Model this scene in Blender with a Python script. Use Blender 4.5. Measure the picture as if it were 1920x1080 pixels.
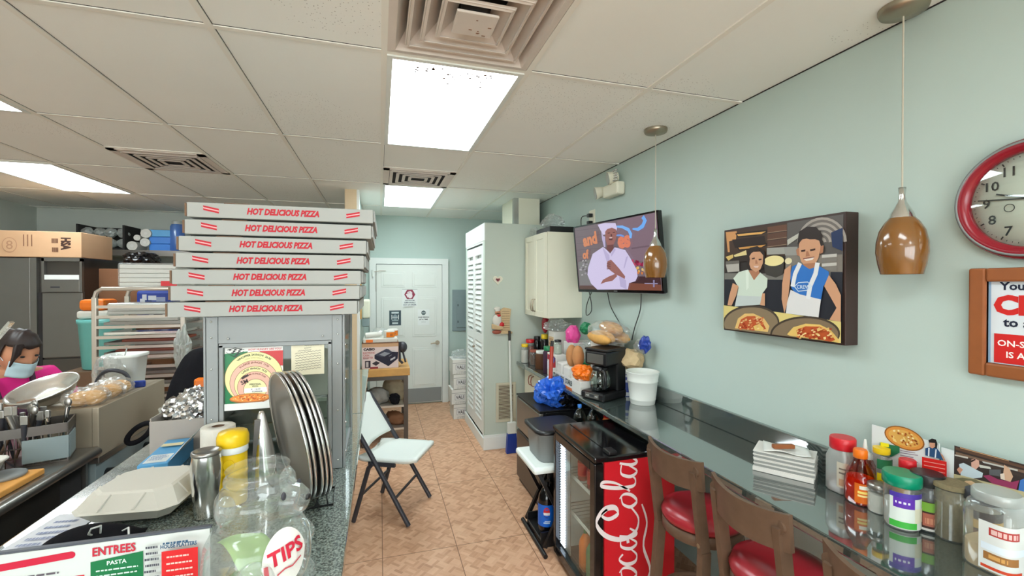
import bpy, bmesh, math, random
from mathutils import Vector, Matrix, noise
from mathutils.geometry import tessellate_polygon
PI = math.pi
scn = bpy.context.scene
COL = scn.collection
for o in list(bpy.data.objects): bpy.data.objects.remove(o)

# ------------------------------------------------------------------ camera, world, exposure
CAM_H, FPX, VPX, VPY = 1.70, 830.0, 712.0, 533.0
YAW = math.atan((960-VPX)/FPX); PITCH = math.atan((540-VPY)/FPX)
cd = bpy.data.cameras.new('camera'); cam = bpy.data.objects.new('camera', cd); COL.objects.link(cam)
cam.location = (0, 0, CAM_H); cam.rotation_euler = (PI/2-PITCH, 0, -YAW)
cd.sensor_width = 36; cd.lens = 36*FPX/1920; cd.clip_start = .02
scn.camera = cam
w = bpy.data.worlds.new('World'); scn.world = w; w.use_nodes = True
w.node_tree.nodes['Background'].inputs[0].default_value = (.92, .98, 1.0, 1)
w.node_tree.nodes['Background'].inputs[1].default_value = 5.6
scn.view_settings.view_transform = 'Standard'; scn.view_settings.look = 'None'
scn.view_settings.exposure = 0.50; scn.view_settings.gamma = 1
scn.view_settings.use_curve_mapping = False
LIGHT_E = 8.6          # emission of the fluorescent panels

# ------------------------------------------------------------------ materials
def lin(c):
    def f(v):
        v = v/255.0
        return v/12.92 if v <= .04045 else ((v+.055)/1.055)**2.4
    return tuple(f(v) for v in c[:3])+(1.0,)
MATS = {}
def mat(name, rgb=(200,200,200), rough=.5, metal=0.0, spec=.5, var=.06, scale=12, bump=0.0, bscale=80, coat=0):
    if name in MATS: return MATS[name]
    m = bpy.data.materials.new(name); m.use_nodes = True; nt = m.node_tree; b = nt.nodes['Principled BSDF']
    b.inputs['Roughness'].default_value = rough; b.inputs['Metallic'].default_value = metal
    b.inputs['Specular IOR Level'].default_value = spec
    if coat: b.inputs['Coat Weight'].default_value = coat; b.inputs['Coat Roughness'].default_value = .05
    tc = nt.nodes.new('ShaderNodeTexCoord')
    nz = nt.nodes.new('ShaderNodeTexNoise'); nz.inputs['Scale'].default_value = scale; nz.inputs['Detail'].default_value = 3
    nt.links.new(tc.outputs['Object'], nz.inputs['Vector'])
    mx = nt.nodes.new('ShaderNodeMix'); mx.data_type = 'RGBA'
    c = lin(rgb)
    mx.inputs[6].default_value = tuple(v*(1-var) for v in c[:3])+(1,)
    mx.inputs[7].default_value = tuple(min(1, v*(1+var)) for v in c[:3])+(1,)
    nt.links.new(nz.outputs['Fac'], mx.inputs[0]); nt.links.new(mx.outputs[2], b.inputs['Base Color'])
    if bump:
        n2 = nt.nodes.new('ShaderNodeTexNoise'); n2.inputs['Scale'].default_value = bscale
        nt.links.new(tc.outputs['Object'], n2.inputs['Vector'])
        bp = nt.nodes.new('ShaderNodeBump'); bp.inputs['Strength'].default_value = bump; bp.inputs['Distance'].default_value = .004
        nt.links.new(n2.outputs['Fac'], bp.inputs['Height']); nt.links.new(bp.outputs['Normal'], b.inputs['Normal'])
    MATS[name] = m; return m
def attr_mat(name, rough=.5, emit=0.0, spec=.4):
    m = bpy.data.materials.new(name); m.use_nodes = True; nt = m.node_tree; b = nt.nodes['Principled BSDF']
    a = nt.nodes.new('ShaderNodeAttribute'); a.attribute_name = 'Col'
    if not emit: nt.links.new(a.outputs['Color'], b.inputs['Base Color'])
    b.inputs['Roughness'].default_value = rough; b.inputs['Specular IOR Level'].default_value = spec
    if emit:
        b.inputs['Base Color'].default_value = (.01,.01,.01,1)
        nt.links.new(a.outputs['Color'], b.inputs['Emission Color']); b.inputs['Emission Strength'].default_value = emit
    MATS[name] = m; return m
def clear_mat(name, tint=(235,245,240), lo=.06, hi=.6, rough=.03, milk=0.0):
    m = bpy.data.materials.new(name); m.use_nodes = True; nt = m.node_tree
    nt.nodes.remove(nt.nodes['Principled BSDF']); out = nt.nodes['Material Output']
    t = nt.nodes.new('ShaderNodeBsdfTransparent'); t.inputs[0].default_value = lin(tint)
    g = nt.nodes.new('ShaderNodeBsdfGlossy'); g.inputs['Roughness'].default_value = rough; g.inputs[0].default_value = (.9,.95,.95,1)
    lw = nt.nodes.new('ShaderNodeLayerWeight'); lw.inputs[0].default_value = .35
    mr = nt.nodes.new('ShaderNodeMapRange'); mr.inputs[3].default_value = lo; mr.inputs[4].default_value = hi
    nt.links.new(lw.outputs['Facing'], mr.inputs[0])
    mx = nt.nodes.new('ShaderNodeMixShader'); nt.links.new(mr.outputs[0], mx.inputs[0])
    nt.links.new(t.outputs[0], mx.inputs[1]); nt.links.new(g.outputs[0], mx.inputs[2])
    last = mx.outputs[0]
    if milk:
        df = nt.nodes.new('ShaderNodeBsdfDiffuse'); df.inputs[0].default_value = lin(tint)
        m2 = nt.nodes.new('ShaderNodeMixShader'); m2.inputs[0].default_value = milk; nt.links.new(last, m2.inputs[1]); nt.links.new(df.outputs[0], m2.inputs[2]); last = m2.outputs[0]
    nt.links.new(last, out.inputs[0])
    MATS[name] = m; return m
def emit_mat(name, rgb, s):
    m = bpy.data.materials.new(name); m.use_nodes = True; nt = m.node_tree; b = nt.nodes['Principled BSDF']
    b.inputs['Base Color'].default_value = lin(rgb); b.inputs['Emission Color'].default_value = lin(rgb); b.inputs['Emission Strength'].default_value = s
    MATS[name] = m; return m
attr_mat('paper', .65, 0, .25); attr_mat('satin', .35); attr_mat('gloss', .15, 0, .5); attr_mat('screen', .25, .70)
clear_mat('glass', (238,246,242), .05, .55); clear_mat('plastic', (246,248,247), .03, .42, .10, .07); clear_mat('film', (250,250,250), .06, .5, .2, .09)
clear_mat('frost', (222,226,222), .12, .5, .3, .35); clear_mat('bluefilm', (110,165,235), .10, .5, .2, .35); clear_mat('pane', (246,250,248), .02, .22); clear_mat('amber', (226,120,40), .06, .5, .05); clear_mat('browncola',(60,30,22),.06,.5,.05)
emit_mat('tube_panel', (240,252,255), LIGHT_E)
emit_mat('led', (225,235,255), 3.2)
mat('wall_mint', (187,204,197), .75, 0, .25, .03, 3, .06, 220)
mat('wall_grey', (206,212,204), .8, 0, .2, .05, 3)
mat('white_paint', (228,232,228), .4, 0, .4, .03, 5)
mat('closet_paint', (192,203,192), .7, 0, .3, .03, 4)
mat('cream', (228,226,206), .45, 0, .4, .03, 4)
mat('beige_post', (222,200,165), .6, 0, .3, .05, 6)
mat('steel', (158,156,152), .3, .9, .5, .06, 8)
mat('fridge_steel', (118,116,111), .36, .7, .5, .08, 5)
mat('crust', (192,136,88), .7, 0, .2, .25, 16)
mat('blue_film', (40,100,205), .22, 0, .6, .2, 14)
mat('steel_brown', (176,164,144), .45, .35, .5, .06, 8)
mat('steel_dark', (92,88,84), .36, .85, .5, .08, 6)
mat('steel_bright', (222,222,220), .16, 1.0)
mat('alu', (138,142,142), .5, .25, .5, .05, 10)
mat('alu_rack', (196,188,176), .35, .6, .5, .05, 10)
mat('pan', (150,146,140), .36, .6, .5, .12, 9)
mat('pan_edge', (226,226,224), .22, .95)
mat('black_plastic', (22,22,24), .35, 0, .5)
mat('black_gloss', (16,15,17), .12, 0, .6)
mat('black_cloth', (28,28,32), .9, 0, .1, .2, 30, .3, 200)
mat('dark_frame', (58,40,36), .4)
mat('grey_metal', (84,88,96), .45, .3)
mat('charcoal', (60,61,68), .45, .2)
mat('white_plastic', (226,230,224), .4, 0, .4, .02, 8)
mat('seat_plastic', (240,248,243), .45, 0, .4, .02, 8, .1, 200)
mat('red', (206,30,42), .35, 0, .5, .03)
mat('red_vinyl', (156,38,48), .28, 0, .5, .08, 6)
mat('maroon', (140,22,38), .22, 0, .5, .06)
mat('walnut', (100,78,62), .42, 0, .4, .28, 22)
mat('picture_wood', (150,88,48), .42, 0, .4, .2, 14)
mat('pine', (206,158,92), .5, 0, .3, .16, 16)
mat('board_wood', (222,160,82), .5, 0, .3, .12, 12)
mat('card_brown', (204,164,128), .8, 0, .2, .06, 8)
mat('card_dark', (132,92,66), .8, 0, .2, .1, 8)
mat('card_white', (222,220,214), .7, 0, .2, .03, 8)
mat('pizza_card', (168,170,166), .75, 0, .2, .03, 8)
mat('card_grey2', (150,152,148), .8)
mat('card_edge', (118,92,72), .9)
mat('card_grey', (176,168,160), .75)
mat('foam', (214,212,203), .6, 0, .3, .02, 8, .06, 300)
mat('towel', (214,212,204), .9, 0, .1, .03, 10, .3, 150)
mat('foil', (215,215,215), .22, 1.0)
mat('yellow', (236,200,30), .35)
mat('blue', (60,130,215), .35)
mat('deepblue', (30,60,150), .4)
mat('skyblue', (92,168,220), .5)
mat('orange', (240,120,20), .4)
mat('green', (20,128,80), .35)
mat('teal', (0,140,105), .3)
mat('aqua', (110,190,185), .3)
mat('skin', (196,140,108), .55, 0, .35, .05, 14)
mat('hair', (40,30,28), .45, 0, .4, .25, 40)
mat('pink', (228,50,140), .75, 0, .2, .06, 14)
mat('purple_dark', (58,26,52), .7)
mat('mask', (176,206,216), .8)
mat('bread', (216,164,92), .7, 0, .2, .22, 14)
mat('amber_glass', (128,84,34), .16, 0, .6, .12, 14, 0, 80, .6)
mat('brushed_nickel', (166,156,138), .35, .9)
mat('cord', (190,184,166), .6)
mat('wire_dark', (50,54,54), .5)
mat('spice', (132,120,92), .7, 0, .2, .3, 120)
mat('cocoa', (90,58,38), .6, 0, .2, .2, 60)
mat('tan', (206,180,140), .6, 0, .2, .12, 40)
mat('cash', (150,180,116), .8, 0, .2, .25, 30)
mat('elec_grey', (134,150,152), .5)
mat('vent_cream', (206,200,178), .5)
mat('diffuser_metal', (216,206,196), .5, 0, .3, .08, 6)
mat('dark_void', (44,42,42), .9)
mat('cloth_tan', (176,164,138), .95, 0, .1, .12, 20)
mat('cloth_grey', (150,148,142), .95, 0, .1, .12, 20)
mat('rust', (150,78,60), .6)
mat('grid_paint', (238,236,226), .5, 0, .3, .04, 6)
mat('broom_red', (176,62,44), .4)
mat('sign_white', (232,236,234), .5)

def floor_mat():
    m = bpy.data.materials.new('floor_parquet_tile'); m.use_nodes = True; nt = m.node_tree; b = nt.nodes['Principled BSDF']; L = nt.links.new
    def math_(op, a, bb=None):
        n = nt.nodes.new('ShaderNodeMath'); n.operation = op
        for i, v in enumerate((a, bb)):
            if v is None: continue
            if isinstance(v, (int, float)): n.inputs[i].default_value = v
            else: L(v, n.inputs[i])
        return n.outputs[0]
    tc = nt.nodes.new('ShaderNodeTexCoord'); sp = nt.nodes.new('ShaderNodeSeparateXYZ'); L(tc.outputs['Object'], sp.inputs[0])
    x, y = sp.outputs[0], sp.outputs[1]
    s = .062; r = .70711/s
    u = math_('MULTIPLY', math_('ADD', x, y), r); v = math_('MULTIPLY', math_('SUBTRACT', x, y), r)
    cu, cv = math_('FLOOR', u), math_('FLOOR', v)
    par = math_('FLOORED_MODULO', math_('ADD', cu, cv), 2)
    t = math_('ADD', math_('MULTIPLY', par, u), math_('MULTIPLY', math_('SUBTRACT', 1, par), v))
    pl = math_('FLOOR', math_('MULTIPLY', t, 3.0))
    cb = nt.nodes.new('ShaderNodeCombineXYZ'); L(cu, cb.inputs[0]); L(cv, cb.inputs[1]); L(pl, cb.inputs[2])
    wn = nt.nodes.new('ShaderNodeTexWhiteNoise'); L(cb.outputs[0], wn.inputs['Vector'])
    nz = nt.nodes.new('ShaderNodeTexNoise'); nz.inputs['Scale'].default_value = 7; nz.inputs['Detail'].default_value = 6; L(tc.outputs['Object'], nz.inputs['Vector'])
    f = math_('ADD', math_('MULTIPLY', wn.outputs['Value'], .55), math_('MULTIPLY', nz.outputs['Fac'], .55))
    cr = nt.nodes.new('ShaderNodeValToRGB'); e = cr.color_ramp.elements
    e[0].position = .15; e[0].color = lin((184,136,104)); e[1].position = .9; e[1].color = lin((228,186,152))
    n_ = e.new(.5); n_.color = lin((210,162,128)); L(f, cr.inputs[0])
    # plank joints
    fr = math_('FRACT', math_('MULTIPLY', t, 3.0)); jt = math_('LESS_THAN', fr, .07)
    fu = math_('LESS_THAN', math_('FRACT', u), .03); fv = math_('LESS_THAN', math_('FRACT', v), .03)
    j = math_('MINIMUM', math_('ADD', jt, math_('ADD', fu, fv)), 1)
    mx = nt.nodes.new('ShaderNodeMix'); mx.data_type = 'RGBA'; L(math_('MULTIPLY', j, .55), mx.inputs[0]); L(cr.outputs[0], mx.inputs[6]); mx.inputs[7].default_value = lin((222,184,156))
    # tile grout every 0.46 m
    gx = math_('LESS_THAN', math_('FRACT', math_('ADD', math_('DIVIDE', x, .463), 5-.01/.463)), .010)
    gy = math_('LESS_THAN', math_('FRACT', math_('ADD', math_('DIVIDE', y, .926), 5-2.845/.926)), .005)
    g = math_('MAXIMUM', gx, gy)
    m2 = nt.nodes.new('ShaderNodeMix'); m2.data_type = 'RGBA'; L(g, m2.inputs[0]); L(mx.outputs[2], m2.inputs[6]); m2.inputs[7].default_value = lin((128,92,66))
    L(m2.outputs[2], b.inputs['Base Color']); b.inputs['Roughness'].default_value = .42
    b.inputs['Specular IOR Level'].default_value = .35
    MATS['floor'] = m
floor_mat()
def ceiling_mat():
    m = bpy.data.materials.new('ceiling_tile'); m.use_nodes = True; nt = m.node_tree; b = nt.nodes['Principled BSDF']; L = nt.links.new
    tc = nt.nodes.new('ShaderNodeTexCoord')
    vo = nt.nodes.new('ShaderNodeTexVoronoi'); vo.inputs['Scale'].default_value = 75; L(tc.outputs['Object'], vo.inputs['Vector'])
    lt = nt.nodes.new('ShaderNodeMath'); lt.operation = 'LESS_THAN'; L(vo.outputs['Distance'], lt.inputs[0]); lt.inputs[1].default_value = .16
    nz = nt.nodes.new('ShaderNodeTexNoise'); nz.inputs['Scale'].default_value = 1.1; L(tc.outputs['Object'], nz.inputs['Vector'])
    gt = nt.nodes.new('ShaderNodeMath'); gt.operation = 'GREATER_THAN'; L(nz.outputs['Fac'], gt.inputs[0]); gt.inputs[1].default_value = .55
    mu = nt.nodes.new('ShaderNodeMath'); mu.operation = 'MULTIPLY'; L(lt.outputs[0], mu.inputs[0]); L(gt.outputs[0], mu.inputs[1])
    m3 = nt.nodes.new('ShaderNodeMath'); m3.operation = 'MULTIPLY'; L(mu.outputs[0], m3.inputs[0]); m3.inputs[1].default_value = .55
    n2 = nt.nodes.new('ShaderNodeTexNoise'); n2.inputs['Scale'].default_value = 2.2; L(tc.outputs['Object'], n2.inputs['Vector'])
    mb_ = nt.nodes.new('ShaderNodeMix'); mb_.data_type = 'RGBA'; L(n2.outputs['Fac'], mb_.inputs[0]); mb_.inputs[6].default_value = lin((240,242,236)); mb_.inputs[7].default_value = lin((246,248,242))
    mx = nt.nodes.new('ShaderNodeMix'); mx.data_type = 'RGBA'; L(m3.outputs[0], mx.inputs[0]); L(mb_.outputs[2], mx.inputs[6]); mx.inputs[7].default_value = lin((110,100,92))
    L(mx.outputs[2], b.inputs['Base Color']); b.inputs['Roughness'].default_value = .8; b.inputs['Specular IOR Level'].default_value = .2
    MATS['ceiling'] = m
ceiling_mat()
def granite_mat(name, base, fleck, rough, ior=2.8, sc=260):
    m = bpy.data.materials.new(name); m.use_nodes = True; nt = m.node_tree; b = nt.nodes['Principled BSDF']; L = nt.links.new
    tc = nt.nodes.new('ShaderNodeTexCoord')
    nz = nt.nodes.new('ShaderNodeTexNoise'); nz.inputs['Scale'].default_value = sc; nz.inputs['Detail'].default_value = 3; L(tc.outputs['Object'], nz.inputs['Vector'])
    cr = nt.nodes.new('ShaderNodeValToRGB'); e = cr.color_ramp.elements
    e[0].position = .38; e[0].color = lin(base); e[1].position = .72; e[1].color = lin(fleck); L(nz.outputs['Fac'], cr.inputs[0])
    L(cr.outputs[0], b.inputs['Base Color']); b.inputs['Roughness'].default_value = rough; b.inputs['Specular IOR Level'].default_value = .6
    b.inputs['Coat Weight'].default_value = 1.0; b.inputs['Coat Roughness'].default_value = .03; b.inputs['Coat IOR'].default_value = ior
    MATS[name] = m
granite_mat('granite', (42,52,50), (92,104,100), .10)
granite_mat('granite_speckled', (58,68,64), (150,160,152), .16, 1.6, 210)

# ------------------------------------------------------------------ mesh builder
class MB:
    def __init__(s, m='white_paint'):
        s.v = []; s.f = []; s.fm = []; s.fc = []; s.fs = []; s.m = m; s.c = (1,1,1,1); s.T = None; s.slots = []
    def use(s, m, c=None):
        s.m = m; s.c = lin(c) if c else (1,1,1,1); return s
    def raw(s, vs, fs, smooth=False):
        o = len(s.v); T = s.T
        for p in vs:
            p = Vector(p); s.v.append(tuple(T @ p) if T else tuple(p))
        if s.m not in s.slots: s.slots.append(s.m)
        k = s.slots.index(s.m)
        for f in fs:
            s.f.append([o+i for i in f]); s.fm.append(k); s.fc.append(s.c); s.fs.append(smooth)
        return s
    def bmadd(s, bm, smooth=False):
        bm.verts.index_update(); s.raw([v.co for v in bm.verts], [[v.index for v in f.verts] for f in bm.faces], smooth); bm.free(); return s
    def box(s, x0, x1, y0, y1, z0, z1, bev=0, seg=2, smooth=False):
        if x0 > x1: x0, x1 = x1, x0
        if y0 > y1: y0, y1 = y1, y0
        if z0 > z1: z0, z1 = z1, z0
        if not bev:
            vs = [(x,y,z) for z in (z0,z1) for y in (y0,y1) for x in (x0,x1)]
            return s.raw(vs, [(0,2,3,1),(4,5,7,6),(0,1,5,4),(2,6,7,3),(0,4,6,2),(1,3,7,5)])
        bm = bmesh.new(); bmesh.ops.create_cube(bm, size=1)
        for v in bm.verts: v.co = Vector(((x0+x1)/2+v.co.x*(x1-x0), (y0+y1)/2+v.co.y*(y1-y0), (z0+z1)/2+v.co.z*(z1-z0)))
        bmesh.ops.bevel(bm, geom=list(bm.edges), offset=min(bev, .45*min(x1-x0,y1-y0,z1-z0)), segments=seg, affect='EDGES', profile=.5)
        return s.bmadd(bm, smooth)
    def cyl(s, p0, p1, r0, r1=None, n=16, cap=True, smooth=True):
        r1 = r0 if r1 is None else r1; p0, p1 = Vector(p0), Vector(p1); d = (p1-p0).normalized()
        a = d.orthogonal().normalized(); b = d.cross(a); vs = []
        for p, r in ((p0,r0),(p1,r1)):
            for i in range(n):
                t = 2*PI*i/n; vs.append(p+a*r*math.cos(t)+b*r*math.sin(t))
        s.raw(vs, [(i,(i+1)%n,n+(i+1)%n,n+i) for i in range(n)], smooth)
        if cap: s.raw(vs[:n], [list(range(n))[::-1]]); s.raw(vs[n:], [list(range(n))])
        return s
    def lathe(s, prof, c=(0,0,0), n=28, sq=0, smooth=True, cap0=True, cap1=True, ax=None):
        # prof: (radius, height) pairs; ax: optional matrix
        vs = []; c = Vector(c)
        for r, z in prof:
            for i in range(n):
                t = 2*PI*i/n; x, y = math.cos(t), math.sin(t)
                if sq:   # superellipse cross-section
                    k = (abs(x)**sq+abs(y)**sq)**(-1/sq); x *= k; y *= k
                p = Vector((r*x, r*y, z)); vs.append(c+(ax @ p if ax else p))
        fs = []
        for j in range(len(prof)-1):
            for i in range(n): fs.append((j*n+i, j*n+(i+1)%n, (j+1)*n+(i+1)%n, (j+1)*n+i))
        s.raw(vs, fs, smooth)
        if cap0 and prof[0][0] > 1e-4: s.raw(vs[:n], [list(range(n))[::-1]])
        if cap1 and prof[-1][0] > 1e-4: s.raw(vs[-n:], [list(range(n))])
        return s
    def tube(s, pts, r, n=8, closed=False, rs=None):
        pts = [Vector(p) for p in pts]; N = len(pts); vs = []; a = None
        for i, p in enumerate(pts):
            q0 = pts[i-1] if (i or closed) else p; q1 = pts[(i+1) % N] if (i < N-1 or closed) else p
            d = (q1-q0); d = d.normalized() if d.length > 1e-9 else Vector((0,0,1))
            a = d.orthogonal().normalized() if a is None else (a-d*a.dot(d)).normalized()
            b = d.cross(a); rr = rs[i] if rs else r
            for k in range(n):
                t = 2*PI*k/n; vs.append(p+a*rr*math.cos(t)+b*rr*math.sin(t))
        fs = []
        for i in range(N if closed else N-1):
            j = (i+1) % N
            for k in range(n): fs.append((i*n+k, i*n+(k+1)%n, j*n+(k+1)%n, j*n+k))
        s.raw(vs, fs, True)
        if not closed: s.raw(vs[:n], [list(range(n))[::-1]]); s.raw(vs[-n:], [list(range(n))])
        return s
    def bar(s, p0, p1, w, h, up=(0,0,1)):
        p0, p1, up = Vector(p0), Vector(p1), Vector(up); d = (p1-p0).normalized()
        a = d.cross(up); a = a.normalized() if a.length > 1e-6 else d.orthogonal().normalized()
        b = a.cross(d); vs = []
        for p in (p0,p1):
            for i, j in ((-1,-1),(1,-1),(1,1),(-1,1)): vs.append(p+a*w/2*i+b*h/2*j)
        return s.raw(vs, [(0,3,2,1),(4,5,6,7),(0,1,5,4),(1,2,6,5),(2,3,7,6),(3,0,4,7)])
    def sph(s, c, r, nu=20, nv=12, smooth=True):
        c = Vector(c); r = (r,r,r) if isinstance(r,(int,float)) else r; vs = [c+Vector((0,0,-r[2]))]
        for j in range(1, nv):
            p = -PI/2+PI*j/nv
            for i in range(nu):
                t = 2*PI*i/nu; vs.append(c+Vector((r[0]*math.cos(p)*math.cos(t), r[1]*math.cos(p)*math.sin(t), r[2]*math.sin(p))))
        vs.append(c+Vector((0,0,r[2]))); L = len(vs)-1; fs = []
        for i in range(nu):
            fs.append((0, 1+(i+1)%nu, 1+i)); fs.append((L, L-nu+i, L-nu+(i+1)%nu))
            for j in range(nv-2): a = 1+j*nu; fs.append((a+i, a+(i+1)%nu, a+nu+(i+1)%nu, a+nu+i))
        return s.raw(vs, fs, smooth)
    def blob(s, c, r, seed=0, amp=.2, freq=3.0, sub=3, smooth=True, floor=None):
        bm = bmesh.new(); bmesh.ops.create_icosphere(bm, subdivisions=sub, radius=1); c = Vector(c)
        for v in bm.verts:
            n = v.co.normalized(); q = n*freq+Vector((seed*7.3,seed*1.7,seed*3.1)); k = 1+amp*(.7*noise.noise(q*.8)+.45-1.1*abs(noise.noise(q*1.7+Vector((9,3,5))))-.25*abs(noise.noise(q*3.2)))
            p = Vector((n.x*r[0]*k, n.y*r[1]*k, n.z*r[2]*k))+c
            if floor is not None and p.z < floor: p.z = floor
            v.co = p
        return s.bmadd(bm, smooth)
    def poly(s, pts): return s.raw(pts, [list(range(len(pts)))])
    def prism(s, pts, d):
        d = Vector(d); n = len(pts); a = [Vector(p) for p in pts]; vs = a+[p+d for p in a]
        return s.raw(vs, [list(range(n))[::-1], [n+i for i in range(n)]]+[(i,(i+1)%n,n+(i+1)%n,n+i) for i in range(n)])
    def grid(s, fn, nu, nv, smooth=True):
        vs = [fn(i/nu, j/nv) for j in range(nv+1) for i in range(nu+1)]
        return s.raw(vs, [(j*(nu+1)+i, j*(nu+1)+i+1, (j+1)*(nu+1)+i+1, (j+1)*(nu+1)+i) for j in range(nv) for i in range(nu)], smooth)
    def build(s, name, parent=None, loc=(0,0,0), rz=0, rot=None, solid=0, subd=0):
        me = bpy.data.meshes.new(name); me.from_pydata(s.v, [], s.f)
        for m in s.slots: me.materials.append(MATS[m])
        me.polygons.foreach_set('material_index', s.fm); me.polygons.foreach_set('use_smooth', s.fs)
        at = me.color_attributes.new('Col', 'FLOAT_COLOR', 'CORNER'); buf = []
        for f, c in zip(s.f, s.fc): buf.extend(list(c)*len(f))
        at.data.foreach_set('color', buf); me.update()
        o = bpy.data.objects.new(name, me); COL.objects.link(o); o.location = loc
        o.rotation_euler = rot if rot else (0,0,rz)
        if parent: o.parent = parent
        if solid: md = o.modifiers.new('solid','SOLIDIFY'); md.thickness = solid; md.offset = 0
        if subd: md = o.modifiers.new('sub','SUBSURF'); md.levels = subd; md.render_levels = subd
        return o
def tag(o, label, cat, group=None):
    o['label'] = label; o['category'] = cat
    if group: o['group'] = group
    return o
def thing(name, label, cat, loc=(0,0,0), rz=0, group=None, rot=None):
    o = bpy.data.objects.new(name, None); COL.objects.link(o); o.location = loc; o.rotation_euler = rot if rot else (0,0,rz)
    o.empty_display_size = .05
    return tag(o, label, cat, group)
def one(name, mb, label, cat, loc=(0,0,0), rz=0, group=None, **k):
    return tag(mb.build(name, None, loc, rz, **k), label, cat, group)
def struct(name, mb, **k):
    o = mb.build(name, **k); o['kind'] = 'structure'; return o
def dup(root, loc, rz, label, group=None):
    r = root.copy(); COL.objects.link(r); r.location = loc; r.rotation_euler = (0,0,rz); r['label'] = label
    if group: r['group'] = group
    for ch in list(root.children):
        c = ch.copy(); COL.objects.link(c); c.parent = r
        for g in list(ch.children):
            d = g.copy(); COL.objects.link(d); d.parent = c
    return r

# ------------------------------------------------------------------ lettering and flat pictures
_txt = {}
def text_geo(t, bold=0.0, shear=0.0):
    k = (t, bold, shear)
    if k in _txt: return _txt[k]
    cu = bpy.data.curves.new('t', 'FONT'); cu.body = t; cu.size = 1; cu.offset = bold; cu.shear = shear; cu.resolution_u = 2; cu.fill_mode = 'FRONT'
    ob = bpy.data.objects.new('t', cu); COL.objects.link(ob)
    dg = bpy.context.evaluated_depsgraph_get(); dg.update()
    me = ob.evaluated_get(dg).to_mesh()
    vs = [tuple(v.co[:2]) for v in me.vertices]; fs = [tuple(p.vertices) for p in me.polygons]
    ob.evaluated_get(dg).to_mesh_clear(); bpy.data.objects.remove(ob); bpy.data.curves.remove(cu)
    xs = [v[0] for v in vs] or [0,1]; ys = [v[1] for v in vs] or [0,1]
    _txt[k] = (vs, fs, min(xs), max(xs), min(ys), max(ys)); return _txt[k]
class Art:
    """Flat printed picture: layers of coloured shapes on a plane given by a function (u, v, lift) -> point."""
    def __init__(s, mb, fn, m='paper', step=.00012, start=.0004):
        s.mb, s.fn, s.m, s.step, s.z = mb, fn, m, step, start
    def poly(s, pts, col):
        s.mb.use(s.m, col); s.z += s.step
        vs = [s.fn(u, v, s.z) for u, v in pts]
        tri = tessellate_polygon([[Vector((u, v, 0)) for u, v in pts]])
        nrm = []
        for t in tri:
            a, b, c = (pts[i] for i in t); k = (b[0]-a[0])*(c[1]-a[1])-(b[1]-a[1])*(c[0]-a[0])
            if abs(k) > 1e-14: nrm.append(t if k > 0 else t[::-1])
        s.mb.raw(vs, nrm)
    def rect(s, u0, v0, u1, v1, col): s.poly([(u0,v0),(u1,v0),(u1,v1),(u0,v1)], col)
    def ell(s, c, r, col, n=28, rot=0, a0=0, a1=2*PI):
        ru, rv = (r, r) if isinstance(r,(int,float)) else r; pts = []
        full = abs(a1-a0-2*PI) < 1e-6
        for i in range(n if full else n+1):
            t = a0+(a1-a0)*i/n; x, y = ru*math.cos(t), rv*math.sin(t)
            pts.append((c[0]+x*math.cos(rot)-y*math.sin(rot), c[1]+x*math.sin(rot)+y*math.cos(rot)))
        s.poly(pts, col)
    def ribbon(s, pts, wd, col):
        n = len(pts); L = []; R = []
        for i, p in enumerate(pts):
            a = pts[max(0,i-1)]; b = pts[min(n-1,i+1)]; dx, dy = b[0]-a[0], b[1]-a[1]; l = math.hypot(dx,dy) or 1
            h = (wd[i] if isinstance(wd,(list,tuple)) else wd)/2
            L.append((p[0]-dy/l*h, p[1]+dx/l*h)); R.append((p[0]+dy/l*h, p[1]-dx/l*h))
        s.mb.use(s.m, col); s.z += s.step
        vs = [s.fn(u,v,s.z) for u,v in L+R]
        s.mb.raw(vs, [(n+i, n+i+1, i+1, i) for i in range(n-1)])
    def text(s, t, u, v, h=None, col=(20,20,20), w=None, bold=0, shear=0, rot=0, center=True, arc=None):
        vs, fs, x0, x1, y0, y1 = text_geo(t, bold, shear)
        sy = h/max(1e-6, y1-y0); sx = sy if w is None else w/max(1e-6, x1-x0)
        s.mb.use(s.m, col); s.z += s.step; out = []
        for x, y in vs:
            X = (x-((x0+x1)/2 if center else x0))*sx; Y = (y-(y0+y1)/2)*sy
            if arc:   # bend on a circle of radius arc centred below
                a = X/arc; X, Y = (arc+Y)*math.sin(a), (arc+Y)*math.cos(a)-arc
            c, n = math.cos(rot), math.sin(rot)
            out.append(s.fn(u+X*c-Y*n, v+X*n+Y*c, s.z))
        s.mb.raw(out, fs)
    def lines(s, u0, u1, v0, v1, n, col, frac=.35, seed=1):
        """unreadably small print, as rows of short dashes"""
        rd = random.Random(seed)
        for i in range(n):
            v = v1-(v1-v0)*(i+.5)/n; h = (v1-v0)/n*frac; u = u0+(u1-u0)*rd.uniform(0,.08); e = u1-(u1-u0)*rd.uniform(0,.25)
            while u < e:
                wd = (u1-u0)*rd.uniform(.05,.14); s.rect(u, v-h/2, min(u+wd,e), v+h/2, col); u += wd+(u1-u0)*.025
def _disc(A, cu, cv, ru, rv, cols, n=12):
    for i in range(n):
        y0, y1 = -1+2*i/n, -1+2*(i+1)/n; h = math.sqrt(max(0,1-((y0+y1)/2)**2)); A.rect(cu-ru*h, cv+rv*y0, cu+ru*h, cv+rv*y1, cols[min(len(cols)-1,int(len(cols)*i/n))])
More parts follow.
